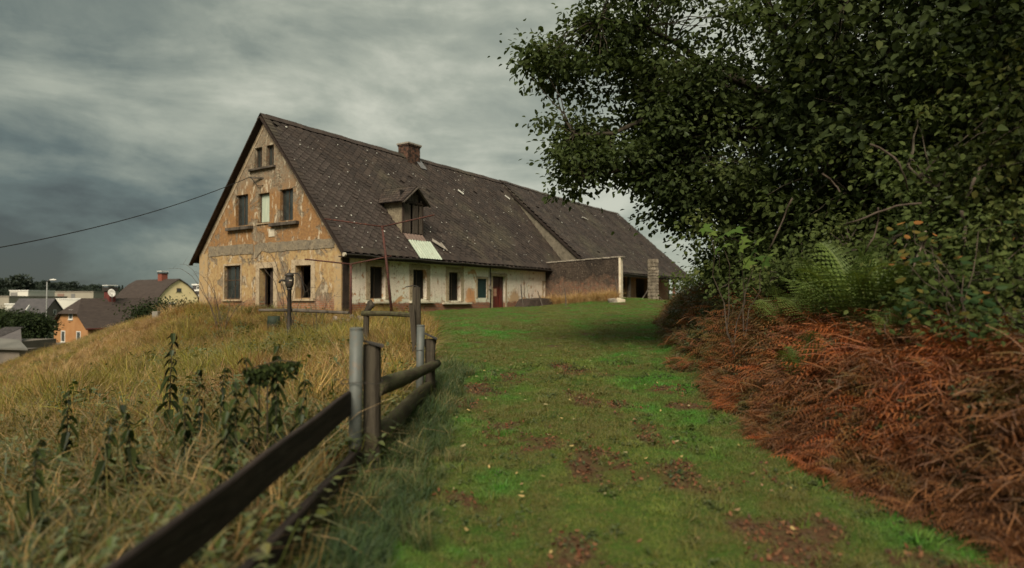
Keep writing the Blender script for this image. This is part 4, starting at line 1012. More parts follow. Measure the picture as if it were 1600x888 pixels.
# short turf of the track
TG = leafy('turf', lambda k: (lambda p, t, r: (lambda x, n: k.mix(k.ramp(k.math('ADD', n, k.math('MULTIPLY', k.noise(p, 3.5, 4, .6), .5)), .56, .80), k.mix(k.math('MULTIPLY', k.ramp(k.math('ABSOLUTE', k.math('SUBTRACT', x, k.math('ADD', k.math('MULTIPLY_ADD', k.math('MAXIMUM', k.math('SUBTRACT', k.sep(p)[1], 9.0), 0.0), .05, .62), k.math('MULTIPLY', n, .5)))), .35, .80, 1, 0), .9), k.mix(t, (.050, .190, .024), (.120, .320, .042)), k.mix(t, (.150, .205, .036), (.25, .25, .055))), k.mix(t, (.125, .140, .035), (.20, .165, .055))))(k.sep(p)[0], k.noise(p, .8, 4, .6)))(k.pos(), k.attr('tint').outputs['Fac'], k.rnd()), .3)
TG_old = leafy('turf_plain', lambda k: (lambda p, t, r: k.mix(k.ramp(k.noise(p, 4.5, 4, .6), .52, .70), k.mix(k.ramp(k.math('ADD', k.noise(p, .7, 4, .6), k.math('MULTIPLY', r, .25)), .40, .75), k.mix(t, (.030, .088, .014), (.065, .145, .022)), k.mix(t, (.105, .135, .022), (.155, .155, .035))), k.mix(t, (.13, .11, .04), (.085, .085, .025))))(k.pos(), k.attr('tint').outputs['Fac'], k.rnd()), .3)
tp = [mesh_from('turf', *blades(60, .05, .0045, .11, .9, 400 + i, .35), TG) for i in range(5)]
def td(x, y):
    a = (x > track_left(y) - .3) * (x < right_edge(y) + .35 + .3 * (fbm(x * 2, y * 2) - .5)) * (RNG.random(len(x)) > sm(soil_f(x, y), .2, .7) * .93) * view(x, y, .5) * ~in_house(x, y)
    return a * (.75 + .25 * vnoise(x * 3, y * 3))
x1, y1, g1 = fillpts(16000, (-2.2, 4), (2.6, 9), td, 1.0, 41); x2, y2, _ = fillpts(30000, (-4.5, 7.5), (9, 24), td, 1.0, 42); x3, y3, _ = fillpts(26000, (-10, 14), (24, 45), td, 1.0, 43)
X = np.concatenate([x1, x2, x3]); Y = np.concatenate([y1, y2, y3])
spread('turf_grass', tp, X, Y, g1, .6, 1.15, 'short green turf covering the track up to the farmhouse', 'grass', tilt=.1, sf=lambda x, y: np.interp(y, [0, 9, 24, 45], [.75, .95, 1.25, 1.5]) * (.8 + .45 * fbm(x * 1.3, y * 1.3)))
# dead bracken and twiggy litter on the bank
def bracken(seed, n=34, L0=.32):
    g = np.random.default_rng(seed); V = []; Fc = []; T = []
    for i in range(n):
        a = g.random() * 6.283; L = L0 * g.uniform(.5, 1.2); o_ = g.normal(0, .10, 2); d = np.array([math.cos(a), math.sin(a)]); t = g.random(); rise = g.uniform(.25, .8)
        pts = []
        for q in np.linspace(0, 1, 5): pts.append(np.array([o_[0] + d[0] * L * q, o_[1] + d[1] * L * q, .04 + L * (rise * q - 1.15 * rise * q * q)]))
        w_ = .004
        for j in range(4):
            b = len(V); s_ = np.array([-d[1], d[0], 0]) * w_; V += [tuple(pts[j] - s_), tuple(pts[j] + s_), tuple(pts[j + 1] + s_ * .8), tuple(pts[j + 1] - s_ * .8)]; T += [t] * 4; Fc.append((b, b + 1, b + 2, b + 3))
            if i % 2 == 0 and j > 0:
                for sg in (-1, 1):
                    for m_ in range(2):
                        c = pts[j] + (pts[j + 1] - pts[j]) * m_ * .5; ll = L * .26 * (1.1 - j / 4.5) * g.uniform(.6, 1.2); e = c + np.array([-d[1] * sg, d[0] * sg, -g.uniform(.3, 1.3)]) * ll + np.array([d[0], d[1], 0]) * ll * .3
                        b = len(V); ww = np.array([d[0], d[1], .3]) * .0055; V += [tuple(c - ww), tuple(c + ww), tuple(e)]; T += [min(1, t + .15)] * 3; Fc.append((b, b + 1, b + 2))
    return V, Fc, T
def dfr(seed):
    g = np.random.default_rng(seed); V = []; Fc = []; T = []
    for f_ in range(3):       # broken flat fronds with leaflets
        a = g.random() * 6.283; d = np.array([math.cos(a), math.sin(a), 0]); s_ = np.array([-d[1], d[0], 0]); L = g.uniform(.3, .5); z0 = g.uniform(.08, .18); t0 = g.random()
        for i in range(12):
            q = i / 12; p = d * L * q + np.array([0, 0, z0 + .10 * q - .30 * q * q]); w_ = L * .24 * (1 - q) + .01
            for sg in (-1, 1):
                tp_ = p + s_ * sg * w_ + d * w_ * .4 - np.array([0, 0, w_ * g.uniform(.2, .8)]); b = len(V)
                V += [tuple(p - d * .007), tuple(p + d * .012), tuple((p + tp_) / 2 + d * .012), tuple(tp_)]; T += [min(1, t0 * .6 + .4 * g.random())] * 4; Fc.append((b, b + 1, b + 2, b + 3))
    return V, Fc, T
def brk_fn(k):
    p = k.pos(); t = k.attr('tint').outputs['Fac']; x, y, z = k.sep(p)[:3]; n = k.noise(p, .8, 4, .6)
    red = k.mix(t, (.21, .045, .014), (.40, .13, .042)); br = k.mix(t, (.12, .045, .020), (.23, .105, .045)); gr = k.mix(t, (.06, .062, .020), (.12, .105, .035))
    c = k.mix(k.ramp(k.math('ADD', n, k.math('MULTIPLY', k.rnd(), .25)), .55, .72), red, br)
    c = k.mix(k.ramp(y, 5.6, 4.6), c, br)
    c = k.mix(k.math('MULTIPLY', k.ramp(k.math('ADD', y, k.math('MULTIPLY', n, 5)), 9.6, 12.0), .85), c, k.mix(k.ramp(k.rnd(), .4, .6), br, gr))
    return k.mix(k.ramp(k.noise(p, 2.1, 3), .55, .72), c, gr)
BM = leafy('dead_bracken', brk_fn, .25)
bp = [mesh_from('bracken', *bracken(500 + i), BM) for i in range(4)] + [mesh_from('bracken', *blades(30, .34, .010, .12, 1.3, 510 + i, .7), BM) for i in range(2)] + [mesh_from('dead_frond', *(lambda q: (q[0], q[1], q[2]))(dfr(520 + i)), BM) for i in range(3)]
def bdn(x, y):
    t = x - right_edge(y) + (fbm(x * 1.1, y * 1.1) - .5) * 1.0
    return (t > -.05) * (t < np.interp(y, [0, 8, 14, 30], [1.7, 1.45, 2.4, 3.4]) + .8 * (fbm(x * .7 + 3, y * .7) - .4)) * view(x, y, .8)
x1, y1, g1 = fillpts(15000, (2.2, 8), (2.6, 10), bdn, 1.0, 51); x2, y2, _ = fillpts(9000, (2.6, 14), (10, 36), bdn, 1.1, 52)
spread('dead_bracken', bp, np.concatenate([x1, x2]), np.concatenate([y1, y2]), g1, .7, 1.3, 'matted rust red dead bracken covering the bank right of the track', 'bracken', tilt=.4, dz=.02, sf=lambda x, y: .55 + .45 * sm(x - right_edge(y), -.2, .8))
BW = ramp_mat('bank_leaf', [(.022, .030, .010), (.042, .058, .016), (.075, .080, .022), (.15, .115, .040)], 1.0, .25, wr=.4)
bwp = [mesh_from('bank_weed', *weed(220 + i, 12, .30, .05), BW) for i in range(3)]
def bwd(x, y):
    t = x - right_edge(y); return (t > np.interp(y, [8, 11], [.9, .15])) * (t < 7) * view(x, y, 1.0) * np.interp(y, [0, 8.5, 11, 40], [.22, .3, .9, 1]) * np.interp(t, [.3, 2.2], [.3, 1])
x, y, g = fillpts(9000, (3, 17), (2.6, 36), bwd, 1.1, 53)
spread('bank_undergrowth', bwp, x, y, g, .8, 1.5, 'tangled low green and brown undergrowth on the top of the bank', 'undergrowth', tilt=.3)
x, y, g = fillpts(2600, (2.5, 8), (3.5, 16), lambda x, y: (x - right_edge(y) > .25) * (x - right_edge(y) < 2.4) * (fbm(x * 1.3 + 21, y * 1.3) > .52) * view(x, y, .6), 1.0, 54)
spread('bank_brambles', bwp, x, y, g, .5, 1.1, 'trailing green brambles mixed into the dead bracken', 'brambles', dz=.05, tilt=.4)
# dry grass tufts at the yard wall and along the house
x, y, g = fillpts(9000, (-.5, 9), (34, 44), lambda x, y: np.exp(-(((x - 2.0) * .545 + (y - 41.2) * .838 + .55) / .35) ** 2) * (x > 1.6) * (x < 6.3), 1, 61)
spread('wall_grass', wp, x, y, g, .8, 1.3, 'pale dry grass standing at the foot of the yard wall', 'grass', tilt=.15)

# nettles
def nettle(seed, h=1.0, droopy=0.0):
    g = np.random.default_rng(seed); V = []; Fc = []; T = []; n = int(g.integers(13, 18)); lx, ly = g.normal(0, .11, 2) + np.array([droopy, 0])
    for i in range(n):
        q = .12 + .88 * i / (n - 1); c = np.array([lx * h * q * q, ly * h * q * q, h * q]); a0_ = i * 1.57 + g.normal(0, .6)
        for s_ in (0, math.pi):
            a = a0_ + s_; L = .155 * (1.15 - .75 * q) * g.uniform(.6, 1.4); d = np.array([math.cos(a), math.sin(a), 0]); dr = g.uniform(.5, 1.5); sd = np.array([-math.sin(a), math.cos(a), 0]); b = len(V); t = g.random()
            for u_, v_, w_ in ((0, 0, 0), (.25, .26, -.05), (.6, .24, -.45), (.85, 0, -1.0), (.6, -.24, -.45), (.25, -.26, -.05)): V.append(tuple(c + d * L * u_ + sd * L * v_ + np.array([0, 0, 1]) * L * w_ * dr)); T.append(t)
            Fc += [(b, b + 1, b + 2, b + 3), (b, b + 3, b + 4, b + 5)]
            for m_ in range(3):
                e = c + np.array([g.normal(0, .02), g.normal(0, .02), -.01]); L2 = g.uniform(.03, .07); b = len(V); V += [tuple(e), tuple(e + np.array([.012, .004, -L2 * .5])), tuple(e + np.array([g.normal(0, .02), g.normal(0, .02), -L2]))]; T += [.05] * 3; Fc.append((b, b + 1, b + 2))
    st = [(lx * h * q * q, ly * h * q * q, h * q) for q in np.linspace(0, 1, 7)]
    return V, Fc, T, st
NM = ramp_mat('nettle_leaf', [(.012, .016, .008), (.024, .034, .012), (.045, .062, .018), (.085, .090, .03)], 2.0, .25, wr=.3, wn=.3, wt=.7)
NS = simple('nettle_stem', (.035, .028, .018), (.06, .05, .03), 6)
NSP = [(265, 520, 6.6, 1.25, 'tallest dark nettle with a thick stacked leaf spike, left of the middle of the meadow'), (160, 655, 4.6, .9, 'dark nettle alone between the left edge and the tallest nettle'),
       (212, 628, 4.9, .95, 'upright nettle just left of the tallest nettle and lower'), (290, 608, 5.2, .8, 'low nettle directly right of the tallest nettle base'), (312, 578, 6.2, .8, 'brown topped slim nettle, left one of a close pair behind'),
       (342, 576, 6.2, .8, 'brown topped slim nettle, right one of a close pair behind'), (370, 596, 5.0, .9, 'broad nettle with a drooping crown in the middle of the row'), (400, 560, 5.2, .95, 'bushy nettle left of the bent over one'),
       (430, 540, 5.4, 1.0, 'slim nettle tip standing straight over the bent one'), (432, 600, 5.1, .75, 'short nettle under the bent over one'), (350, 640, 4.2, .85, 'dark nettle nearest the long board rail'),
       (45, 690, 3.9, .85, 'blurred dark nettle near the left picture edge'), (465, 592, 5.0, .65, 'rightmost short nettle beside the board rail'), (105, 612, 5.6, .7, 'faint nettle standing in the rusty grass at far left')]
nm = []
for i in range(5):
    V, Fc, T, st = nettle(600 + i, 1.0); nm.append((mesh_from('nettle_foliage', V, Fc, T, NM), MB().tube(st, [.008, .007, .006, .006, .005, .004, .003], 5).mesh('nettle_stem')))
    nm[-1][1].materials.append(NS)
for i, (px, py, d, h, lab) in enumerate(NSP):
    g_ = at(px, py, d); z0 = tz(g_.x, d); h = max(.5, g_.z - z0)
    e = empty('nettle_plant', (g_.x, d, z0), random.uniform(0, 6), lab, 'nettle', 'nettles in the meadow'); e.scale = (h ** .5 * .95,) * 2 + (h,)
    f_ = link('foliage', nm[i % 5][0], None, e); s_ = link('stem', nm[i % 5][1], None, e)
# two bent over stems with drooping clusters
for (x0, y0, x1, y1, lab) in ((405, 590, 468, 566, 'bent over weed with a heavy drooping green head pointing right'), (418, 596, 388, 578, 'bent weed with a drooping brown head pointing left')):
    d = 5.3; a = at(x0, 660, d); a.z = tz(a.x, d); b = at(x0, y0 - 18, d); c = at(x1, y1, d); e = empty('drooping_weed', a, 0, lab, 'weed')
    pts = [Vector((0, 0, 0)), (b - a) * .6 + Vector((0, 0, 0)), b - a, (b - a).lerp(c - a, .5) + Vector((0, 0, .03)), c - a]
    MB().tube(pts, [.008, .007, .006, .005, .004], 6).build('stem', NS, e)
    g = np.random.default_rng(int(x0)); V = []; Fc = []; T = []
    for i in range(240):
        q = g.random(); p = np.array((b - a).lerp(c - a, q)) + np.array([g.normal(0, .022), g.normal(0, .03), -abs(g.normal(0, .06)) + .02]); L = g.uniform(.02, .05); bb = len(V); dd = g.normal(0, .5, 3); dd[2] = -1; sd = np.array([.35, .2, 0])
        V += [tuple(p), tuple(p + dd * L * .5 + sd * L), tuple(p + dd * L), tuple(p + dd * L * .5 - sd * L)]; T += [g.random()] * 4; Fc.append((bb, bb + 1, bb + 2, bb + 3))
    link('drooping_head', mesh_from('drooping_head', V, Fc, T, NM), None, e, kind='stuff')

# ------------------------------------------------------------------ trees and shrubs
def leaf_cloud(C, D, U, S, T, lobed=False):
    """C centres, D direction of tip, U leaf normal, S size; oval folded leaves of 4 triangles"""
    D = D / np.linalg.norm(D, axis=1, keepdims=True); Sd = np.cross(D, U); Sd /= np.linalg.norm(Sd, axis=1, keepdims=True) + 1e-9; N = np.cross(Sd, D)
    tpl = np.array([(0, 0, 0), (.33, .33, .10), (.74, .26, .06), (1.0, 0, -.10), (.74, -.26, .06), (.33, -.33, .10)])
    V = C[:, None, :] + S[:, None, None] * (tpl[None, :, 0, None] * D[:, None, :] + tpl[None, :, 1, None] * Sd[:, None, :] + tpl[None, :, 2, None] * N[:, None, :])
    b = np.arange(len(C))[:, None] * 6
    Fc = np.concatenate([b + np.array([[0, 1, 2, 3]]), b + np.array([[0, 3, 4, 5]])], 0)
    return V.reshape(-1, 3), Fc, np.repeat(T, 6)
def crown_points(g, ell, nclus, per, csize, lsize, flat=.55, shell=.5, keep=None, floor=None):
    """clusters spread through ellipsoids [(cx,cy,cz,rx,ry,rz,w)], leaves round each cluster"""
    ws = np.array([e[6] for e in ell], float); ws /= ws.sum(); which = g.choice(len(ell), nclus * 2, p=ws); E = np.array([e[:6] for e in ell])[which]
    v = g.normal(size=(len(which), 3)); v /= np.linalg.norm(v, axis=1, keepdims=True); r = (shell + (1 - shell) * g.random(len(which))) ** .6
    P = E[:, :3] + v * E[:, 3:] * r[:, None]; P = P + g.normal(0, .14, P.shape)
    if keep is not None: P = P[keep(P)]
    if floor is not None: P = P[P[:, 2] > terrain(P[:, 0], P[:, 1]) + floor]
    P = P[:nclus]; n = len(P); k_ = g.integers(int(per * .5), int(per * 1.5), n); idx = np.repeat(np.arange(n), k_); m = len(idx)
    cs = (csize * g.uniform(.6, 1.35, n))[idx]; off = g.normal(size=(m, 3)) * cs[:, None] * np.array([1, 1, flat]); C = P[idx] + off
    D = off + g.normal(size=(m, 3)) * csize * .9; D[:, 2] -= csize * .8; U = g.normal(size=(m, 3)) * .55 + np.array([-.15, -.25, 1.0])
    S = lsize * g.uniform(.6, 1.25, m); T = np.clip(.5 * g.random(n)[idx] + .5 * g.random(m), 0, 1)
    return P, C, D, U, S, T
def curve(p, q, sag, n=6, j=.1, rs=random):
    p = Vector(p); q = Vector(q); L = (q - p).length; o = []
    for i in range(n + 1):
        t = i / n; v = p.lerp(q, t); v.z += sag * L * 4 * t * (1 - t)
        if 0 < i < n: v += Vector((rs.uniform(-j, j), rs.uniform(-j, j), rs.uniform(-j, j))) * L * .25
        o.append(v)
    return o
def tree(name, base, fork, ell, nclus, per, csize, lsize, lmat, label, cat, tr=.22, seed=0, nl=9, keep=None, floor=None, shell=.5, flat=.55, group=None, twigs=True, trunk=True):
    g = np.random.default_rng(seed); rs = random.Random(seed); root = empty(name, base, 0, label, cat, group); B = Vector(base)
    P, C, D, U, S, T = crown_points(g, ell, nclus, per, csize, lsize, flat, shell, keep, floor)
    V, Fc, TT = leaf_cloud(C - np.array(B), D, U, S, T); me = np_mesh('crown', V, Fc, TT); me.materials.append(lmat); link('crown', me, None, root, kind='stuff')
    if trunk:
        f = Vector(fork) - B; MB().tube([Vector((0, 0, -.4)), f * .35 + Vector((rs.uniform(-.1, .1), 0, 0)), f * .7, f], [tr * 1.35, tr, tr * .85, tr * .7], 12, jit=.06).build('trunk', M['bark'], root, smooth=True)
        cen = [Vector(P[i]) - B for i in g.choice(len(P), min(nl, len(P)), replace=False)]; limbs = []
        for c in cen:
            cc = curve(f * rs.uniform(.7, 1.0), c, .06, 7, .12, rs); limbs.append(cc)
            MB().tube(cc, [tr * .45 * (1 - i / 8) + .012 for i in range(8)], 7).build('branch', M['bark'], root, smooth=True)
        if twigs:
            mb = MB(); pts = [p for l in limbs for p in l[2:]]
            for i in range(min(len(P), 1000)):
                c = Vector(P[i]) - B; s = min(pts, key=lambda p: (p - c).length); mb.tube(curve(s, c, .03, 4, .15, rs), [.018, .014, .010, .007, .003], 4, cap=False)
            mb.build('twigs', M['bark'], root, kind='stuff')
    return root, P
TA = ramp_mat('maple_foliage', [(.026, .036, .016), (.044, .062, .022), (.074, .096, .032), (.12, .14, .046)], .5, .35, wr=0)
TB = ramp_mat('dark_foliage', [(.020, .029, .014), (.038, .053, .020), (.064, .083, .028), (.11, .12, .044)], .5, .3, wr=0)
SB = ramp_mat('shrub_foliage', [(.028, .040, .015), (.054, .076, .024), (.088, .112, .034), (.15, .15, .05)], .7, .3, wr=0)
LMB = [(7.2, 13.2, 8.2, 5.4, 4.2, 4.8, 5), (4.0, 12.6, 6.6, 3.2, 2.2, 2.2, 2.2), (4.0, 12.6, 8.9, 2.9, 2.5, 1.6, 1.3), (5.2, 12.5, 3.9, 2.4, 2.5, 1.5, 2.0), (3.0, 12.4, 4.7, 1.7, 1.6, .8, 1.1), (1.6, 12.4, 6.1, 1.5, 1.2, .8, .9), (2.3, 12.3, 5.2, 1.5, 1.2, .5, .8), (4.1, 12.2, 3.35, 1.1, 1.2, .5, .7), (2.0, 12.4, 4.45, 1.3, 1.2, .6, .8)]
LMB += [(1.6, 12.3, 5.6, 1.2, .9, .22, .35), (1.9, 12.3, 4.35, 1.2, .9, .22, .35), (2.9, 12.2, 3.6, 1.0, .8, .22, .3)]
holes = lambda P: (fbm(P[:, 0] * .95 + 2, P[:, 2] * 1.25 + 7, 3) > .40) | (P[:, 0] > 6.5)
tree('maple_tree', (7.6, 14.0, tz(7.6, 14)), (7.0, 13.6, 5.6), LMB, 1050, 74, .23, .112, TA, 'large dark leafy tree whose branches reach left across the sky over the farmhouse', 'tree', .26, 11, 16, keep=holes)
tree('hedge_tree', (10.2, 10.2, tz(10.2, 10.2)), (9.6, 10.0, 5.6), [(9.2, 9.8, 7.4, 4.6, 3.6, 5.0, 3), (6.4, 9.6, 5.4, 2.2, 2.2, 2.4, 1.2)], 620, 70, .34, .125, TB, 'dark shaded tree filling the upper right, behind the ferns', 'tree', .2, 12, 10)
tree('hedge_tree', (15.5, 20, tz(15.5, 20)), (15, 20, 7), [(14.5, 20, 7.5, 6, 4.5, 6, 3), (9.5, 19, 5.2, 3.2, 3, 3.2, 1)], 480, 60, .5, .18, TB, 'farther dark tree behind the large leafy one, above the end of the bank', 'tree', .25, 13, 9)
tree('hedge_tree', (11.5, 5.0, tz(11.5, 5)), (10, 5.3, 5), [(9.2, 6.0, 5.0, 4.2, 2.6, 4.2, 3)], 420, 60, .34, .12, TB, 'dark tree at the right edge, nearest of the hedge trees', 'tree', .2, 14, 7)
def shrub(base, ell, n, per, cs, ls, label, seed, mt=None, cat='shrub', name='shrub'):
    z = tz(base[0], base[1]); return tree(name, (base[0], base[1], z), (base[0], base[1], z + .5), ell, n, per, cs, ls, mt or SB, label, cat, .05, seed, 8, floor=.05, shell=.3)
shrub((5.0, 11.8), [(5.1, 11.8, 2.9, 1.9, 1.6, 1.1, 1)], 130, 55, .24, .10, 'dark rounded shrub under the overhanging tree, at its left end', 31)
shrub((6.0, 9.6), [(6.2, 9.6, 3.1, 1.9, 1.5, 1.3, 1)], 150, 55, .24, .10, 'dark shrub behind the tall green ferns', 32)
shrub((5.9, 7.6), [(6.0, 7.8, 3.3, 1.5, 1.3, 1.5, 1)], 150, 55, .22, .085, 'mixed leafy shrub right of the tall green ferns', 33)
shrub((6.6, 6.0), [(6.3, 6.3, 3.2, 1.5, 1.2, 1.5, 1)], 150, 55, .20, .085, 'yellowing leafy shrub at the right edge above the bramble', 34, ramp_mat('yellowing_foliage', [(.016, .022, .008), (.036, .048, .014), (.065, .072, .020), (.15, .10, .03)], .9, .3, wr=0))
shrub((8.6, 16.5), [(8.6, 16.5, 2.6, 2.2, 1.8, 1.0, 1)], 120, 50, .26, .11, 'low dark bush at the foot of the farther bank, before the stone pillar', 35)
shrub((10.5, 22.5), [(10.8, 22.5, 2.9, 2.2, 2.4, 1.3, 1)], 120, 50, .30, .13, 'dark bush below the far eave of the barn roof', 36)
shrub((12.6, 31), [(12.9, 31, 3.2, 2.4, 3, 1.6, 1)], 120, 50, .34, .16, 'most distant dark bush at the end of the barn roof', 37)
shrub((5.0, 9.3), [(4.9, 9.2, 2.0, 1.1, .8, .7, 1)], 90, 50, .16, .075, 'low leafy green shrub hanging over the bracken between the maple shoots and the ferns', 38)
shrub((5.3, 7.4), [(5.1, 7.3, 2.0, 1.2, .8, .75, 1)], 100, 50, .16, .07, 'low leafy green shrub hanging over the bracken right of the ferns', 39)
shrub((5.4, 6.2), [(5.3, 6.2, 1.75, 1.2, .7, .8, 1)], 110, 50, .15, .065, 'green leafy shrub spilling down the bank at the right edge, under the bramble', 40)
shrub((5.2, 11.6), [(5.0, 11.4, 2.0, 1.3, 1.0, .6, 1)], 90, 50, .16, .075, 'low olive shrub on the bank below the left end of the overhanging tree', 41)
shrub((6.3, 15.5), [(6.2, 15.4, 2.3, 1.6, 1.2, .6, 1)], 90, 50, .2, .09, 'low olive shrub farther along the top of the bank', 42)
shrub((8.4, 28.0), [(8.6, 28, 2.3, 1.4, 1.3, 1.1, 1), (10.5, 28.5, 3.2, 1.8, 2, 1.3, 1)], 130, 50, .28, .13, 'dark leafy bush covering the open far corner of the barn', 43)
shrub((4.7, 5.5), [(4.75, 5.5, 1.35, .9, .6, .6, 1)], 80, 50, .14, .06, 'small leafy shrub nearest the camera on the bank at the right picture edge', 44)
shrub((4.6, 6.6), [(4.55, 6.5, 1.55, .7, .6, .45, 1)], 60, 50, .13, .06, 'small leafy shrub hanging over the bracken between bramble and ferns', 45)
shrub((4.4, 10.2), [(4.5, 10.1, 1.75, .8, .7, .4, 1)], 60, 50, .14, .065, 'small olive shrub at the edge of the bank left of the maple shoots', 46)
# maple sapling with big bright leaves
def palmate():
    pts = []; 
    for i, (a, r) in enumerate([(-150, .28), (-118, .62), (-92, .42), (-62, .88), (-38, .46), (0, 1.08), (38, .46), (62, .88), (92, .42), (118, .62), (150, .28)]): pts.append((r * math.cos(R(a)), r * math.sin(R(a)), -.16 * r * r))
    return [(0, 0, 0)] + pts, [(0, i, i + 1) for i in range(1, 11)]
pv, pf = palmate()
ML = [mesh_from('leaf', pv, pf, [t] * len(pv), ramp_mat('bright_maple_leaf_%d' % i, cs, .6, .4, wr=.5, wn=.2)) for i, (t, cs) in enumerate([(.4, [(.06, .11, .025), (.12, .19, .04)]), (.7, [(.09, .14, .03), (.16, .21, .05)])])]
sg = at(1150, 430, 8.8); sg.z = tz(sg.x, 8.8)
sap = empty('maple_sapling', sg, 0, 'young maple shoots with large bright green leaves below the dark tree', 'sapling')
rs = random.Random(5)
for i, (px, py) in enumerate([(1100, 356), (1112, 364), (1122, 372), (1133, 383), (1118, 392), (1128, 397), (1150, 358), (1160, 375), (1172, 380), (1183, 378), (1177, 393), (1168, 402), (1185, 402), (1203, 398), (1195, 409), (1157, 388), (1140, 362), (1165, 412)]):
    q = at(px, py, 8.5 + rs.uniform(-.25, .25)) - sg; o_ = bpy.data.objects.new('leaf', ML[i % 2]); COL.objects.link(o_); o_.parent = sap; o_.location = q; s = rs.uniform(.11, .17); o_.scale = (s, s, s); o_.rotation_euler = (rs.uniform(.3, 1.1), rs.uniform(-.4, .4), rs.uniform(-2.2, -.6))
mb = MB()
for px, py in ((1110, 365), (1130, 385), (1160, 375), (1180, 395), (1200, 400)): mb.tube(curve((0, 0, -.05), at(px, py, 8.55) - sg, .05, 6, .15, rs), [.01, .009, .008, .007, .006, .004, .003], 5)
mb.build('stems', M['twig'], sap)
# ferns
def frond(seed, L=.75, mt=None):
    g = np.random.default_rng(seed); V = []; Fc = []; T = []; n = 22
    rach = [np.array([L * q * .75, 0, L * (.95 * q - .62 * q * q)]) for q in np.linspace(0, 1, n + 1)]
    for i in range(n):
        p, q = rach[i], rach[i + 1]; b = len(V); V += [tuple(p + [0, -.004, 0]), tuple(p + [0, .004, 0]), tuple(q + [0, .003, 0]), tuple(q + [0, -.003, 0])]; T += [.6] * 4; Fc.append((b, b + 1, b + 2, b + 3))
        if i < 3: continue
        s = i / n; pl_ = L * .30 * math.sin(math.pi * min(1, (1 - s) * 1.15 + .02)) ** .8 * (1 - .55 * s) + .01
        for sg_ in (-1, 1):
            c = p; tipv = c + np.array([pl_ * .35, sg_ * pl_, -pl_ * .22 + g.normal(0, .01)]); m = 6
            for j in range(m):
                u0, u1 = j / m, (j + .85) / m; w_ = .017 * (1 - u0 * .75); a, e = c + (tipv - c) * u0, c + (tipv - c) * u1; b = len(V)
                V += [tuple(a + [w_ * .2, 0, 0]), tuple((a + e) / 2 + [w_, 0, .003]), tuple(e), tuple((a + e) / 2 - [w_, 0, -.003])]; T += [g.random() * .3 + .35 * (1 - s)] * 4; Fc.append((b, b + 1, b + 2, b + 3))
    return mesh_from('frond', V, Fc, T, mt)
FM = ramp_mat('fern_green', [(.070, .110, .030), (.14, .19, .050), (.23, .25, .075)], 1.5, .35, wr=.3, wn=.3, wt=.9)
FR = [frond(700 + i, .70 + .05 * i, FM) for i in range(3)]
for (px, py, d, n_, sc, lab) in ((1330, 470, 7.2, 16, 1.15, 'largest green fern, its fronds arching up against the dark hedge'), (1275, 465, 7.8, 9, .85, 'smaller green fern with one frond hanging out to the left'), (1370, 455, 7.0, 10, .9, 'fern partly hidden at the right of the largest one'),
                             (1255, 510, 6.9, 7, .6, 'low fern at the foot of the mossy log'), (1400, 520, 6.3, 6, .5, 'small fern in the dead bracken under the thin hanging twigs'),
                             (1225, 470, 8.6, 8, .7, 'fern between the bright maple shoots and the mossy log'), (1440, 470, 6.5, 9, .75, 'fern among the round bramble leaves at the right')):
    g_ = at(px, py, d); z0 = tz(g_.x, d); e = empty('fern', (g_.x, d, z0), 0, lab, 'fern'); rs = random.Random(px)
    for i in range(n_):
        o_ = bpy.data.objects.new('frond', FR[i % 3]); COL.objects.link(o_); o_.parent = e; s = sc * rs.uniform(.8, 1.15) * 1.65; o_.scale = (s, s, s); o_.rotation_euler = (rs.uniform(-.25, .25), rs.uniform(-.95, -.2), i * 6.283 / n_ + rs.uniform(-.3, .3)); o_.location = (rs.uniform(-.05, .05), rs.uniform(-.05, .05), .0)
# bramble with large round leaves
def round_leaf():
    pts = [(0, 0, 0)]; n = 11
    for i in range(n): a = -math.pi + 2 * math.pi * (i + .5) / n; r = .5 * (1 + .10 * math.cos(a * 2)) * (1.22 if i == n // 2 else 1); pts.append((.5 + r * math.cos(a), r * .78 * math.sin(a), -.10 * abs(math.sin(a)) - .06 * math.cos(a)))
    pts[0] = (.5, 0, .04); return pts, [(0, i, i % n + 1) for i in range(1, n + 1)]
rv, rf = round_leaf()
RL = []
for i, cs in enumerate([[(.020, .042, .016), (.045, .075, .028)], [(.038, .058, .016), (.070, .090, .026)], [(.095, .085, .022), (.15, .11, .03)], [(.23, .095, .028), (.30, .16, .05)]]):
    RL.append(mesh_from('leaf', rv, rf, [.5] * len(rv), ramp_mat('bramble_leaf_%d' % i, cs, 1.5, .25, .45, wr=.7, wn=.3)))
bb_ = [('bramble_bush', (1545, 500, 5.4), [(1385, 1600, 335, 420, 6.3, 85), (1400, 1600, 400, 520, 5.8, 150), (1490, 1560, 450, 530, 5.2, 35)], 'bramble with large round green and orange leaves at the right edge of the bank'),
       ('bramble_bush', (1395, 520, 6.0), [(1365, 1470, 450, 540, 6.0, 45)], 'small bramble sprouting from the dead bracken, left of the large one')]
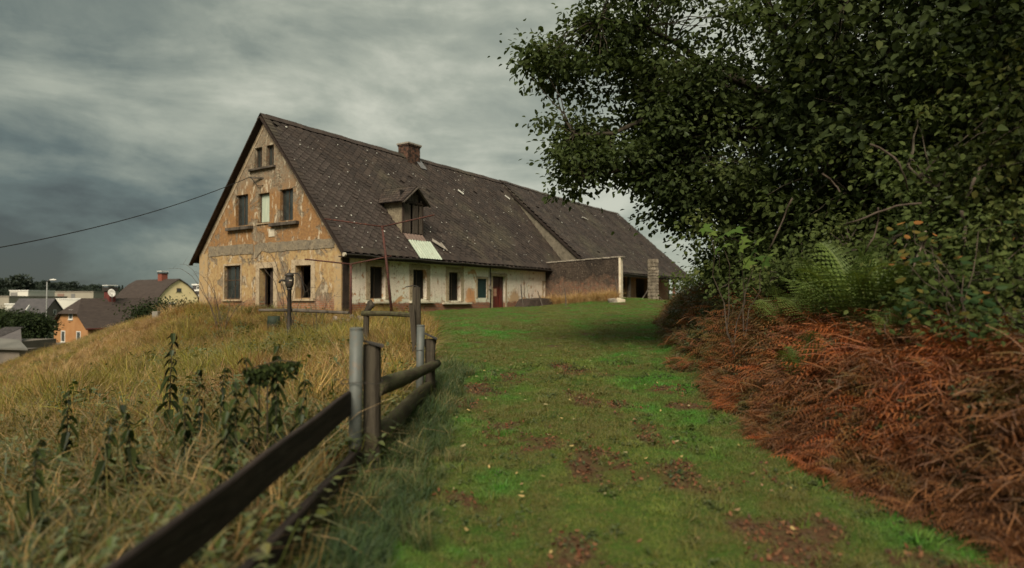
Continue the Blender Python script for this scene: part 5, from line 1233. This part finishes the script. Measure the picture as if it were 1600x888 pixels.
for nm_, (bx, by, bd_), regs, lab in bb_:
    g_ = at(bx, by, bd_); B = Vector((g_.x, bd_, tz(g_.x, bd_))); e = empty(nm_, B, 0, lab, 'bramble'); rs = random.Random(bx); mb = MB(); ci = 0
    for (x0, x1, y0, y1, d, n_) in regs:
        for i in range(n_):
            q = at(rs.uniform(x0, x1), rs.uniform(y0, y1), d + rs.uniform(-.45, .35)); q.z = max(q.z, tz(q.x, q.y) + .05); o_ = bpy.data.objects.new('leaf', RL[rs.choice([0, 0, 0, 1, 1, 1, 1, 1, 2, 2] * 2 + [3]) if y0 < 440 or rs.random() < .4 else rs.choice([0, 0, 0, 0, 1, 1, 1, 1, 2])]); COL.objects.link(o_); o_.parent = e
            o_.location = q - B; s = rs.uniform(.045, .088); o_.scale = (s, s, s); o_.rotation_euler = (rs.uniform(.2, 1.2), rs.uniform(-.6, .6), rs.uniform(-2.6, -.2))
            if i % 13 == 0: mb.tube(curve((rs.uniform(-.2, .2), rs.uniform(-.1, .2), 0), q - B, .12, 6, .2, rs), [.006, .006, .005, .005, .004, .003, .002], 5)
    mb.build('stems', M['twig'], e)
# twisted bare branches in the hedge
for pts, r, lab in [([(1548, 258), (1532, 262), (1522, 280), (1510, 312)], .022, 'pale twisted branch hooked like a crook at the upper right of the hedge'), ([(1503, 330), (1508, 352), (1506, 375), (1520, 388), (1540, 398)], .020, 'pale crooked branch hanging down in the middle of the bramble'),
                    ([(1446, 362), (1440, 385), (1430, 410), (1424, 438), (1432, 442)], .013, 'thin pale twig hanging down above the dead bracken'), ([(1448, 366), (1443, 388), (1452, 410)], .010, 'short thin twig forking right beside the hanging one'),
                    ([(1440, 318), (1400, 322), (1370, 332), (1340, 345), (1318, 352)], .012, 'long bare twig running level over the tall ferns'), ([(1372, 325), (1372, 345), (1365, 372), (1352, 395)], .009, 'bare twig dropping through the largest fern'),
                    ([(1285, 272), (1305, 290), (1312, 300)], .010, 'short curved twig left above the ferns'), ([(1238, 310), (1225, 340), (1214, 365), (1200, 392)], .008, 'thin straight twig leaning behind the bright maple shoots'),
                    ([(1360, 226), (1385, 238), (1405, 255), (1415, 280), (1420, 300)], .012, 'dark arched twig high in the hedge'), ([(1600, 480), (1560, 500), (1520, 520), (1470, 545)], .008, 'bare twig lying over the bracken at the right edge')]:
    d = 6.5; q = [at(px, py, d + .15 * math.sin(i * 2.0)) for i, (px, py) in enumerate(pts)]; w3 = []
    for i in range(len(q) - 1): w3 += [q[i], q[i].lerp(q[i + 1], .5) + Vector((random.uniform(-.012, .012), 0, random.uniform(-.012, .012)))]
    w3.append(q[-1]); tag(MB().tube(w3, [r * (1 - .4 * i / len(w3)) for i in range(len(w3))], 7).build('bare_branch', simple('pale_branch', (.17, .13, .10), (.10, .075, .055), 10) if 'pale' in lab else M['twig'], smooth=True), lab, 'branch')
# mossy fallen log
q = [at(1236, 508, 7.3), at(1246, 496, 7.35), at(1262, 480, 7.4), at(1285, 460, 7.5), at(1312, 432, 7.7)]
for v_ in q: v_.z = min(v_.z, tz(v_.x, v_.y) + .22)
tag(MB().tube(q, [.018, .055, .06, .055, .03], 10, jit=.14).build('mossy_log', simple('moss_bark', (.055, .075, .018), (.05, .042, .022), 12, 6, bump=1, bd=.02, c3=(.11, .12, .035)), smooth=False), 'mossy green log lying up the bank below the ferns', 'log')

# broken old fence and bare shrubs before the gable
bf = empty('broken_fence', (-3.4, 14.6, tz(-3.4, 14.6)), 0, 'remains of an old log fence with one twisted post in the long grass', 'fence'); B = Vector(bf.location)
a_, b_ = at(566, 490, 14.6), at(648, 493, 14.0)
MB().tube([a_ - B, a_.lerp(b_, .5) - B + Vector((0, 0, .02)), b_ - B], [.06, .055, .05], 10, jit=.1).build('log_rail', M['logwood'], bf)
a_ = at(580, 470, 14.8); MB().tube([Vector((a_.x - B.x - .1, 0, -.1)), Vector((a_.x - B.x - .06, 0, a_.z - B.z - .25)), Vector((a_.x - B.x + .05, 0, a_.z - B.z - .1)), Vector((a_.x - B.x, 0, a_.z - B.z))], [.07, .06, .09, .05], 9, jit=.15).build('post', M['postwood'], bf)
a_, b_ = at(405, 485, 19.5), at(545, 489, 18.5)
MB().tube([a_ - B, a_.lerp(b_, .4) - B + Vector((0, 0, .03)), b_ - B], [.04, .05, .045], 8, jit=.12).build('log_rail', M['roughwood'], bf)
def bare(base, tips, label, seed, r=.014, arch=.25):
    rs = random.Random(seed); B = Vector((base.x, base.y, tz(base.x, base.y))); e = empty('bare_shrub', B, 0, label, 'shrub'); mb = MB()
    for i, t in enumerate(tips):
        c = curve((rs.uniform(-.2, .2), rs.uniform(-.2, .2), 0), t - B, arch, 9, .05, rs); mb.tube(c, [r * (1 - .8 * j / 9) for j in range(10)], 5)
        for j in range(3, 9):
            if rs.random() < .6: s = c[j]; mb.tube([s, s + Vector((rs.uniform(-.3, .3), rs.uniform(-.3, .3), rs.uniform(-.1, .35)))], [r * .35, .002], 4)
    mb.build('stems', M['twig'], e); return e
rs = random.Random(77)
bare(at(345, 475, 25), [at(280, 413, 25), at(262, 420, 25.3), at(300, 425, 25), at(332, 440, 24.5), at(318, 430, 25), at(372, 445, 25), at(395, 470, 25)], 'thin leafless shrub arching left past the corner of the orange gable', 1)
bare(at(455, 480, 23), [at(388, 412, 23.5), at(402, 400, 23.5), at(415, 402, 23.2), at(428, 406, 23.2), at(470, 440, 22.8), at(500, 455, 22.8), at(368, 415, 23.6)], 'thin leafless stems arching over the gable doorway', 2, arch=.35)
bare(at(500, 485, 21), [at(470, 440, 21), at(482, 452, 21), at(515, 450, 21), at(530, 460, 21), at(492, 445, 21)], 'low bare twiggy shrub between the hand pump and the house corner', 3, .010)
bare(at(1070, 480, 27), [at(1040, 455, 27), at(1062, 448, 27), at(1085, 442, 27), at(1105, 450, 27), at(1120, 460, 26)], 'low bare brush right of the stone pillar', 4, .012)
bare(at(830, 482, 37), [at(812, 452, 37), at(822, 442, 37), at(835, 455, 37), at(846, 462, 37)], 'small bare shrub growing up the side wall beside the red door', 5, .012, .05)
# fallen leaves on the track
FLM = [mesh_from('fallen_leaf', rv, rf, [.5] * len(rv), simple('fallen_leaf_%d' % i, a, b, 20)) for i, (a, b) in enumerate([((.46, .34, .14), (.36, .24, .09)), ((.26, .17, .09), (.2, .12, .06)), ((.36, .30, .16), (.26, .2, .1))])]
spots = [(819, 777), (845, 745), (750, 575), (758, 580), (785, 592), (742, 589), (735, 601), (833, 601), (850, 632), (1032, 642), (712, 655), (765, 655), (1110, 700), (960, 600), (905, 622), (880, 655), (990, 655), (1060, 690), (730, 640), (1148, 800), (975, 710), (890, 700), (1180, 740), (720, 700), (1240, 830), (870, 585), (800, 570), (930, 575)]
labs = {0: 'pale yellow fallen leaf nearest the bottom of the track', 1: 'tan fallen leaf just beyond the nearest pale one'}
for i, (px, py) in enumerate(spots):
    d = 3.0
    while d < 40:
        q = at(px, py, d)
        if q.z < tz(q.x, d) + .04: break
        d += .05
    o_ = bpy.data.objects.new('fallen_leaf', FLM[i % 3 if i > 1 else 0]); COL.objects.link(o_); s = random.uniform(.03, .055); o_.scale = (s, s, s); o_.location = (q.x, d, tz(q.x, d) + .045); o_.rotation_euler = (random.uniform(-.4, .4), random.uniform(-.4, .4), random.random() * 6)
    tag(o_, labs.get(i, 'small tan fallen leaf lying on the green turf'), 'leaf', None if i in labs else 'small fallen leaves on the track')
x, y, g = fillpts(600, (-2, 6), (3.5, 26), lambda x, y: (x > track_left(y)) * (x < right_edge(y) + .3), 1.0, 71)
spread('leaf_litter', FLM, x, y, g, .015, .035, 'scattered tiny fallen leaves over the turf', 'leaves', dz=.035, tilt=.4)

x, y, g = fillpts(26000, (-1.2, 3.2), (2.8, 13), lambda x, y: sm(soil_f(x, y), .25, .8), 1.0, 72)
DBM = [mesh_from('leaf_crumb', rv, rf, [.5] * len(rv), simple('leaf_crumb_%d' % i, a, b, 20)) for i, (a, b) in enumerate([((.16, .055, .025), (.10, .035, .018)), ((.21, .10, .045), (.14, .06, .03)), ((.09, .05, .03), (.06, .035, .02))])]
spread('rusty_litter', DBM, x, y, g, .012, .035, 'rusty brown crumbled leaves gathered in the bare patches of the track', 'leaf litter', dz=.02, tilt=.6)
x, y, g = fillpts(2600, (-2, 5), (2.8, 22), lambda x, y: (x > track_left(y)) * (x < right_edge(y) + .3) * (fbm(x * 1.6 + 9, y * 1.6) > .52) * view(x, y, .3), 1.0, 73)
tf = [mesh_from('tuft', *blades(34, .11, .006, .06, .9, 450 + i, .4), TG) for i in range(3)]
spread('turf_tufts', tf, x, y, g, .6, 1.3, 'coarser grass tufts standing out of the turf', 'grass', tilt=.15)
x, y, g = fillpts(1500, (-2, 4), (2.8, 12), lambda x, y: (x > track_left(y)) * (x < right_edge(y) + .2) * (fbm(x * 2.2 + 29, y * 2.2) > .54), 1.0, 74)
cvp = [mesh_from('clover', *weed(250 + i, 5, .05, .028), WM) for i in range(3)]
spread('clover', cvp, x, y, g, .7, 1.3, 'small broad leaved clover patches in the turf', 'clover', tilt=.2)

# ------------------------------------------------------------------ the village in the valley
def village_house(name, near, phi, side, L, Wd, zg, zw, prof, wallm, roofm, label, cat='house', hip=0, over=.4):
    """side=+1: gable goes left of the near corner; side=-1: gable goes right. local x along the ridge (away), y across the gable, z above ground"""
    e = empty(name, (near.x, near.y, zg), phi, label, cat)
    s = side; n = len(prof); P = [(y * Wd * s, z) for y, z in prof]
    mid_ = [(y, z - .12) for y, z in P[1:-1] if z > zw]
    if hip: zt = mid_[0][1] + .35; f_ = (zt - mid_[0][1]) / (mid_[1][1] - mid_[0][1]); mid_ = [mid_[0], (mid_[0][0] + (mid_[1][0] - mid_[0][0]) * f_, zt), (mid_[2][0] + (mid_[1][0] - mid_[2][0]) * f_, zt), mid_[2]]
    out_ = [(0, -1.5), (0, zw)] + mid_ + [(Wd * s, zw), (Wd * s, -1.5)]
    MB().plate(out_, [], (0, 0, 0), (0, 1, 0), (0, 0, 1), (1, 0, 0), .3).build('gable_wall', wallm, e, fix=True)
    MB().plate(out_, [], (L - .3, 0, 0), (0, 1, 0), (0, 0, 1), (1, 0, 0), .3).build('gable_wall', wallm, e, fix=True)
    MB().box((.3, min(0, .3 * s), -1.5), (L - .3, max(0, .3 * s), zw)).build('side_wall', wallm, e)
    MB().box((.3, min(Wd * s, (Wd - .3) * s), -1.5), (L - .3, max(Wd * s, (Wd - .3) * s), zw)).build('side_wall', wallm, e)
    mb = MB(); V = []
    for i, (y, z) in enumerate(P):
        x0 = -over; x1 = L + over
        if hip and i == n // 2: x0 = -over + hip; x1 = L + over - (hip if hip < 3 else hip)
        V += [(x0, y, z), (x1, y, z), (x1, y, z - .18), (x0, y, z - .18)]
    Fc = []
    for i in range(n - 1):
        a, b = i * 4, i * 4 + 4; Fc += [(a, a + 1, b + 1, b), (a + 3, b + 3, b + 2, a + 2), (a, b, b + 3, a + 3), (a + 1, a + 2, b + 2, b + 1)]
    Fc += [(0, 3, 2, 1), ((n - 1) * 4, (n - 1) * 4 + 1, (n - 1) * 4 + 2, (n - 1) * 4 + 3)]
    if hip:
        m = n // 2 * 4; a, b = m - 4, m + 4; Fc += [(a, m, b), (a + 1, b + 1, m + 1)]
    rf_ = mb.add(V, Fc).build('roof', roofm, e, fix=True)
    return e, rf_
def vwin(e, face, u, z, wd_, ht, fr, pane, s=1, off=0, name='window', mull=False):
    mb = MB(); t = .09
    if face == 'g':
        mb.plate(rect(u, z, u + wd_, z + ht), [rect(u + t, z + t, u + wd_ - t, z + ht - t)], (-.05 + off, 0, 0), (0, 1, 0), (0, 0, 1), (1, 0, 0), .06)
        if mull: mb.box((-.045 + off, u + wd_ / 2 - .04, z + t), (.005 + off, u + wd_ / 2 + .04, z + ht - t))
        o_ = mb.build(name, fr, e, fix=True); MB().box((-.02 + off, u + t, z + t), (-.01 + off, u + wd_ - t, z + ht - t)).build('pane', pane, o_)
        MB().box((-.12 + off, u - .05, z - .08), (.0 + off, u + wd_ + .05, z - .005)).build('sill', fr, o_)
    else:
        mb.plate(rect(u, z, u + wd_, z + ht), [rect(u + t, z + t, u + wd_ - t, z + ht - t)], (0, off - s * .05, 0), (1, 0, 0), (0, 0, 1), (0, s, 0), .06)
        if mull: mb.box((u + wd_ / 2 - .04, off - .045 if s > 0 else off - .005, z + t), (u + wd_ / 2 + .04, off + .005 if s > 0 else off + .045, z + ht - t))
        o_ = mb.build(name, fr, e, fix=True); MB().box((u + t, off - s * .02 - .005, z + t), (u + wd_ - t, off - s * .02 + .005, z + ht - t)).build('pane', pane, o_)
    return o_
WHT = simple('white_paint', (.78, .76, .70), (.70, .68, .62), 2, 3, .6)
PAN = simple('village_glass', (.05, .055, .055), (.09, .095, .09), 1, 3, .2, .5, .1)
ORW = simple('orange_render', (.43, .225, .10), (.37, .18, .075), .8, 6, .95, .1, .3, .01)
DRF = simple('brown_roof', (.044, .032, .027), (.062, .046, .038), 1.2, 6, .8, .25, .5, .02, stretch=(1, 3, 3))
REDW = simple('red_boards', (.15, .038, .030), (.10, .028, .024), 3, 4, .8)
nr = at(137, 545, 75)
oz = EYE - 5.9
oh, orf = village_house('orange_house', nr, R(60), 1, 11.5, 8.0, oz, 2.95, [(-.06, 2.75), (.20, 4.45), (.5, 6.35), (.80, 4.45), (1.06, 2.75)], ORW, DRF, 'small orange house with brown roof and chimney down in the valley, nearest to the meadow', hip=1.6, over=.45)
vwin(oh, 'g', 3.5, 3.75, .95, 1.2, WHT, PAN); vwin(oh, 'g', 5.25, .95, .95, 1.4, WHT, PAN); vwin(oh, 'g', 1.6, .95, .95, 1.4, WHT, PAN)
MB().box((4.1, 3.4, 5.0), (4.9, 4.6, 7.3)).build('chimney', REDW, oh); MB().box((3.95, 3.2, 7.25), (5.05, 4.8, 7.75)).build('chimney_top', M['iron'], oh); MB().box((3.9, 3.3, 7.95), (5.1, 4.7, 8.03)).build('chimney_cap', WHT, oh)
for qx, qy in ((3.98, 3.35), (4.98, 3.35), (3.98, 4.6), (4.98, 4.6)): pass
MB().box((4.0, 3.4, 7.7), (4.06, 3.46, 7.96)).box((4.94, 3.4, 7.7), (5.0, 3.46, 7.96)).box((4.0, 4.54, 7.7), (4.06, 4.6, 7.96)).box((4.94, 4.54, 7.7), (5.0, 4.6, 7.96)).build('cap_supports', M['iron'], oh)
# eyebrow dormer: red boards wedge with double white window
yd = .35; zr_ = 3.05
dm = MB().plate([(5.0, 3.15), (11.4, 3.15), (11.4, 5.05), (8.3, 5.05), (7.3, 4.55), (6.3, 3.65)], [], (0, yd, 0), (1, 0, 0), (0, 0, 1), (0, 1, 0), .1).build('dormer', REDW, oh, fix=True)
V = [(5.0, yd - .3, 3.12), (6.3, yd - .3, 3.72), (7.3, yd - .3, 4.62), (8.3, yd - .3, 5.15), (11.6, yd - .3, 5.15)]; V2 = [(x, y_, z) for (x, _, z), y_ in zip(V, (yd + .2, 1.5, 2.3, 3.0, 3.0))]
V2 = [(V2[i][0], V2[i][1], V[i][2] + .15) for i in range(5)]; allv = V + V2 + [(x, y, z - .1) for x, y, z in V] + [(x, y, z - .1) for x, y, z in V2]
Fc = [(i, i + 1, i + 6, i + 5) for i in range(4)] + [(i + 10, i + 15, i + 16, i + 11) for i in range(4)] + [(i, i + 10, i + 11, i + 1) for i in range(4)]
MB().add(allv, Fc).build('dormer_roof', DRF, oh, fix=True)
vwin(oh, 's', 8.5, 3.75, 1.5, 1.1, WHT, PAN, 1, yd - .02, mull=True)
MB().box((-.4, -.62, 2.62), (11.9, -.48, 2.76)).build('gutter', REDW, oh)
# satellite dish on the ridge
dz_ = at(175, 458, 80); sd = empty('satellite_dish', dz_, R(20), 'white round satellite dish above the ridge of the orange house', 'satellite dish')
mb = MB().lathe([(.0, .10), (.3, .05), (.50, -.05), (.52, -.04), (.48, -.07), (.3, .02)], n=20); dsh = mb.build('dish', WHT, sd, smooth=True); dsh.rotation_euler = (R(-75), 0, R(-25))
MB().tube([(0, .1, 0), (0, .12, -1.6)], .04, 6).build('mast', M['gutter'], sd)
MB().tube([(0, 0, -.3), (-.2, -.5, 0)], .02, 5).build('feed_arm', M['gutter'], sd)
YW = simple('yellow_render', (.92, .76, .42), (.84, .68, .37), .7, 5, .95, .1, .2, .01)
nr = at(246, 480, 108); yh, yrf = village_house('yellow_house', nr, R(60) + math.pi / 2 - math.pi / 2 + R(90), -1, 13, 7.6, EYE - 3.4, 2.6,
    [(-.05, 3.35), (.04, 4.5), (.15, 5.5), (.31, 6.6), (.5, 7.45), (.69, 6.6), (.85, 5.5), (.96, 4.5), (1.05, 3.35)], YW, DRF, 'pale yellow house with bowed brown roof and red chimney, right of the orange house', over=.25)
yh.rotation_euler[2] = math.atan2(math.cos(R(60)), -math.sin(R(60)))
vwin(yh, 'g', -4.2, 5.2, .8, .55, M['gutter'], PAN); vwin(yh, 'g', -3.2, 2.3, 1.3, .9, WHT, PAN)
MB().box((4.2, -4.3, 6.4), (5.4, -3.2, 8.4)).build('chimney', simple('red_brick_far', (.26, .08, .05), (.19, .06, .04), 6), yh); MB().box((4.1, -4.4, 8.4), (5.5, -3.1, 8.6)).build('chimney_cap', M['gutter'], yh); MB().box((4.05, -4.4, 8.8), (5.5, -3.1, 8.9)).build('chimney_hood', WHT, yh)
MB().box((4.2, -4.3, 8.6), (4.3, -4.2, 8.8)).box((5.3, -3.3, 8.6), (5.4, -3.2, 8.8)).build('hood_feet', M['gutter'], yh)
GRW = simple('grey_render', (.13, .11, .09), (.18, .15, .12), .8, 5)
nr = at(62, 505, 140); gh, _ = village_house('grey_house', nr, 0, -1, 7.5, 9, EYE - 6.5, 2.9, [(-.05, 2.8), (.5, 7.3), (1.05, 2.8)], GRW, simple('grey_roof', (.062, .058, .060), (.085, .078, .078), 1.2, 5), 'grey house with dark pitched roof and one skylight, left of the lamp post', over=.3)
gh.rotation_euler[2] = math.atan2(math.cos(R(92)), -math.sin(R(92)))
vwin(gh, 'g', -5.2, 3.6, .9, 1.1, WHT, PAN)
MB().beam((3.6, -.95, 4.42), (3.6, -2.1, 5.58), .8, .12, (1, 0, 0)).build('skylight', WHT, gh)
# industrial hall with white box
IND = simple('hall_cladding', (.36, .32, .25), (.30, .27, .21), .12, 4, .8); INW = simple('white_cladding', (.62, .60, .52), (.55, .53, .46), .1, 4, .7)
def block(name, x0, x1, yt, yb, d, depth, mt, label, cat='building', parts=()):
    a = at(x0, yb, d); b = at(x1, yt, d); e = empty(name, (a.x, d, a.z), 0, label, cat); W2 = b.x - a.x; H2 = b.z - a.z
    MB().box((0, 0, -3), (W2, depth, H2)).build('hall', mt, e); MB().box((-.2, -.2, H2), (W2 + .2, depth + .2, H2 + .35)).build('roof_edge', WHT if 'white' in label else M['concrete'], e)
    for (u0, u1, v0, v1, mm, nm_) in parts: MB().box((W2 * u0, -.12, H2 * v0), (W2 * u1, -.0, H2 * v1)).build(nm_, mm, e)
    return e
STR = simple('grey_gate', (.16, .155, .145), (.24, .23, .21), .3, 3)
block('factory_hall', 44, 146, 456.5, 470, 262, 40, IND, 'long beige factory hall behind the village roofs', parts=[(.12, .22, .1, .85, STR, 'shutter'), (.45, .55, .1, .8, simple('rust_cladding', (.20, .12, .09), (.26, .17, .13), .2), 'panel'), (.66, .72, .15, .8, STR, 'shutter')])
block('factory_tower', 15, 44, 455, 475, 240, 14, INW, 'white boxy factory tower at the left end of the long hall', parts=[(.05, .42, .08, .9, STR, 'gate')])
block('flat_roof_shed', 8, 33, 476, 486, 200, 20, INW, 'low white flat roofed shed in front of the factory tower')
block('warehouse', -60, 14, 464, 478, 230, 30, IND, 'beige warehouse cut by the left picture edge')
block('warehouse', 72, 130, 468, 480, 215, 12, INW, 'white low annex right of the grey house roof')
block('distant_block', 301, 330, 455, 476, 160, 12, INW, 'white house sliver seen between the yellow house and the orange gable', parts=[(0, 1, .75, 1.0, M['gutter'], 'fascia')])
e = block('distant_attic', 301, 330, 446, 455, 162, 8, simple('dark_cladding', (.06, .055, .055), (.085, .08, .078), .4), 'dark upper storey just above the white sliver house')
vwin(e, 's', 1.0, .4, 1.6, .8, WHT, PAN, 1, 0, mull=True)
block('garage', 12, 70, 545, 560, 64, 4, simple('garage_wall', (.13, .085, .055), (.10, .07, .05), .5), 'low brown garage wall left of the orange house')
# corrugated shed roofs bottom left
SHR = simple('shed_roof', (.085, .075, .075), (.12, .105, .10), 1.5, 4, stretch=(6, 1, 1))
a = at(-40, 540, 50); sh = empty('garden_shed', (a.x, 50, a.z - 1.6), 0, 'small shed with dark ridged roof at the left edge', 'shed')
b = at(18, 512, 53); c = at(37, 532, 50); W2 = c.x - a.x
MB().box((0.2, .2, -1), (W2 - .3, 4, c.z - sh.location.z - .1)).build('wall', GRW, sh)
mb = MB(); z0, z1 = c.z - sh.location.z, b.z - sh.location.z
mb.add([(0, -.2, z0), (W2, -.2, z0), (W2 - 2.6, 3, z1), (0, 3, z1), (0, -.2, z0 - .1), (W2, -.2, z0 - .1), (W2 - 2.6, 3, z1 - .1), (0, 3, z1 - .1)], [(0, 1, 2, 3), (7, 6, 5, 4), (0, 4, 5, 1), (1, 5, 6, 2), (2, 6, 7, 3), (3, 7, 4, 0)]).build('roof', SHR, sh)
for i in range(14): MB().beam((W2 * (i + .5) / 14 * .4, -.2, z0 + .03), (W2 * (i + .5) / 14 * .4, 3, z1 + .03), .05, .05).build('rib', SHR, sh)
a = at(-40, 545, 44); sh = empty('lean_to', (a.x, 44, a.z - 1.5), 0, 'low lean-to with pale grey slab roof before the ridged shed', 'shed'); b = at(45, 543, 44); W2 = b.x - a.x
mb = MB(); mb.add([(0, -.1, 1.62), (W2, -.1, 1.5), (W2 - 2.4, 2.2, 2.0), (0, 2.2, 2.1), (0, -.1, 1.50), (W2, -.1, 1.38), (W2 - 2.4, 2.2, 1.9), (0, 2.2, 2.0)], [(0, 1, 2, 3), (7, 6, 5, 4), (0, 4, 5, 1), (1, 5, 6, 2), (2, 6, 7, 3), (3, 7, 4, 0)]).build('roof', simple('slab_roof', (.12, .115, .10), (.17, .16, .14), .8), sh, fix=True)
MB().box((.1, .2, -1), (W2 - .8, 2, 1.4)).build('wall', GRW, sh)
# street lamp
a = at(72, 530, 72); b = at(72.5, 441, 72); c = at(83, 437.5, 72); lp = empty('street_lamp', (a.x, 72, a.z), 0, 'tall grey street lamp standing before the grey house', 'street lamp'); B = Vector(a)
MB().tube([(0, 0, -1.5), (0, 0, (b - B).z * .5), (0, 0, (b - B).z)], [.075, .06, .05], 8).build('pole', simple('lamp_steel', (.30, .30, .28), (.24, .24, .22), 2, rough=.5), lp, smooth=True)
MB().tube([b - B, (b - B) + Vector((.3, 0, .2)), c - B], .035, 6).build('arm', M['gutter'], lp)
mb = MB().lathe([(.02, .10), (.16, .06), (.22, -.02), (.14, -.08)], n=12); hd = mb.build('lamp_head', WHT, lp, smooth=True); hd.location = c - B; hd.scale = (2.0, 1, 1)
# concrete post in the meadow edge
a = at(244, 500, 30); MBp = MB().box((-.14, -.12, 0), (.14, .12, at(244, 487, 30).z - tz(a.x, 30)), .01).build('concrete_post', simple('post_concrete', (.22, .20, .17), (.28, .26, .22), 4), bevel=.02); MBp.location = (a.x, 30, tz(a.x, 30)); tag(MBp, 'short grey concrete post sticking out of the grass before the dark conifer hedge', 'post')
# bushes in the valley
VB = ramp_mat('village_foliage', [(.012, .020, .010), (.026, .038, .015), (.045, .055, .020)], .3, .2, wr=0)
def vbush(name, px, py, d, rx, rz, lab, seed, n=60, mt=None, ls=.22):
    g_ = at(px, py, d); z0 = tz(g_.x, d); zc = g_.z
    tree(name, (g_.x, d, z0), (g_.x, d, max(z0 + .5, zc - rz * .3)), [(g_.x, d, zc, rx, rx * .8, rz, 1)], n, 60, .30 * rx ** .5, ls, mt or VB, lab, 'bush', .1, seed, 5, shell=.2, twigs=False)
vbush('conifer_bush', 238, 494, 36, 1.2, .75, 'dark green bush, left one before the yellow house', 81, 70, ls=.13)
vbush('conifer_bush', 285, 493, 36, 1.4, .7, 'dark green bush, right one before the yellow house', 82, 70, ls=.13)
vbush('conifer_bush', 262, 498, 35, .9, .45, 'low dark bush between the two before the yellow house', 83, 40, ls=.13)
vbush('garden_bush', 25, 508, 62, 2.6, 1.3, 'dark garden bush in front of the grey house, left one', 84, 70)
vbush('garden_bush', 46, 515, 60, 1.8, 1.5, 'dark garden bush in front of the grey house, beside the lamp post', 85, 70)
vbush('garden_bush', 60, 508, 66, 1.0, 1.2, 'dark garden tree touching the left eave of the orange house', 86, 60)
vbush('garden_bush', 6, 492, 130, 3.0, 1.6, 'small pale green bush at the left edge before the factory', 87, 40)
# far wooded ridge: individual trees on the skyline
FT = ramp_mat('ridge_foliage', [(.024, .034, .026), (.036, .048, .034), (.050, .062, .042)], .02, .1, wr=.5)
def far_tree_mesh(seed, con):
    g = np.random.default_rng(seed); n = 900; v = g.normal(size=(n, 3)); v /= np.linalg.norm(v, axis=1, keepdims=True)
    if con: z = g.random(n); r = (1 - z) * .28 * (.5 + .5 * g.random(n)); a = g.random(n) * 6.283; C = np.stack([r * np.cos(a), r * np.sin(a), .08 + z * .92], -1); S = np.full(n, .09)
    else:
        lob = g.normal(0, .22, (7, 3)) * np.array([1, 1, .6]) + np.array([0, 0, .58]); C = lob[g.integers(0, 7, n)] + v * .26 * (.6 + .4 * g.random((n, 1))) * np.array([1, 1, .9]); C[:, 2] = np.clip(C[:, 2], .03, 1.0); S = np.full(n, .10)
    V, Fc, T = leaf_cloud(C, v + g.normal(0, .3, (n, 3)), g.normal(size=(n, 3)), S, g.random(n)); me = np_mesh('crown', V, Fc, T); me.materials.append(FT); return me
FC = [far_tree_mesh(900 + i, False) for i in range(3)]; FP = [far_tree_mesh(910 + i, True) for i in range(2)]
tkm = MB().tube([(0, 0, -.05), (0, 0, .5)], [.03, .02], 6).mesh('trunk'); tkm.materials.append(M['bark'])
def ftree(px, ytop, d, ht, con, wd_, lab, grp):
    g_ = at(px, ytop, d); e = empty('conifer' if con else 'broadleaf_tree', (g_.x, d, g_.z - ht), random.random() * 6, lab, 'tree', grp); e.scale = (wd_, wd_, ht)
    link('crown', (FP if con else FC)[random.randrange(2)], None, e); link('trunk', tkm, None, e)
G1 = 'trees on the far ridge'
for px, yt, d, h, wd_, lab in ((18, 430, 420, 17, 22, 'large dark domed tree, highest on the far ridge'), (2, 438, 420, 14, 18, 'dark domed tree left of the highest one on the ridge'), (32, 437, 425, 14, 16, 'dark domed tree right of the highest one on the ridge'), (-20, 436, 430, 14, 20, 'domed tree outside the left end of the ridge')):
    ftree(px, yt, d, h, False, wd_, lab, None)
rs = random.Random(99)
for i in range(46):
    px = 44 + i * 4.0 + rs.uniform(-2, 2); con = (i in (3, 7) or 34 < i or rs.random() < .15); d = rs.uniform(430, 520)
    yt = (441 if px < 110 else 447 if px < 150 else 450) + rs.uniform(-3, 3) + (-2 if con else 0) + (3 if px > 215 else 0)
    ftree(px, yt, d, rs.uniform(9, 13), con, rs.uniform(4, 6) * 2 if not con else 7, 'narrow dark conifer on the skyline of the far ridge' if con else 'small rounded dark tree on the far ridge', 'conifers on the far ridge' if con else G1)
# a dark wood covering the slope of the ridge
n = 1500; g = np.random.default_rng(3); d = g.uniform(330, 700, n); az = g.uniform(-.86, -.42, n); x = d * az; z = terrain(x, d)
scatter('ridge_wood', FC + FP, np.stack([x, d, z - .5], -1), np.stack([np.zeros(n), np.zeros(n), g.uniform(0, 6.28, n)], -1), g.uniform(5, 8, n), g.integers(0, 5, n), 'dark wood covering the far ridge behind the village', 'wood')
for i, (px, py, d) in enumerate([(84, 452, 520), (117, 455, 540), (62, 455, 500)]):
    g_ = at(px, py, d); zt = tz(g_.x, d); village_house('ridge_house', Vector((g_.x, d, 0)), R(20 + 30 * i), -1, 9, 7, min(zt, g_.z - 4), g_.z - min(zt, g_.z - 4), [(-.05, g_.z - min(zt, g_.z - 4) - .2), (.5, g_.z - min(zt, g_.z - 4) + 3), (1.05, g_.z - min(zt, g_.z - 4) - .2)], WHT, DRF,
        ['tiny white house among the ridge trees right of the lamp head', 'tiny white house farther right on the ridge', 'tiny white house half hidden left of the lamp head'][i])
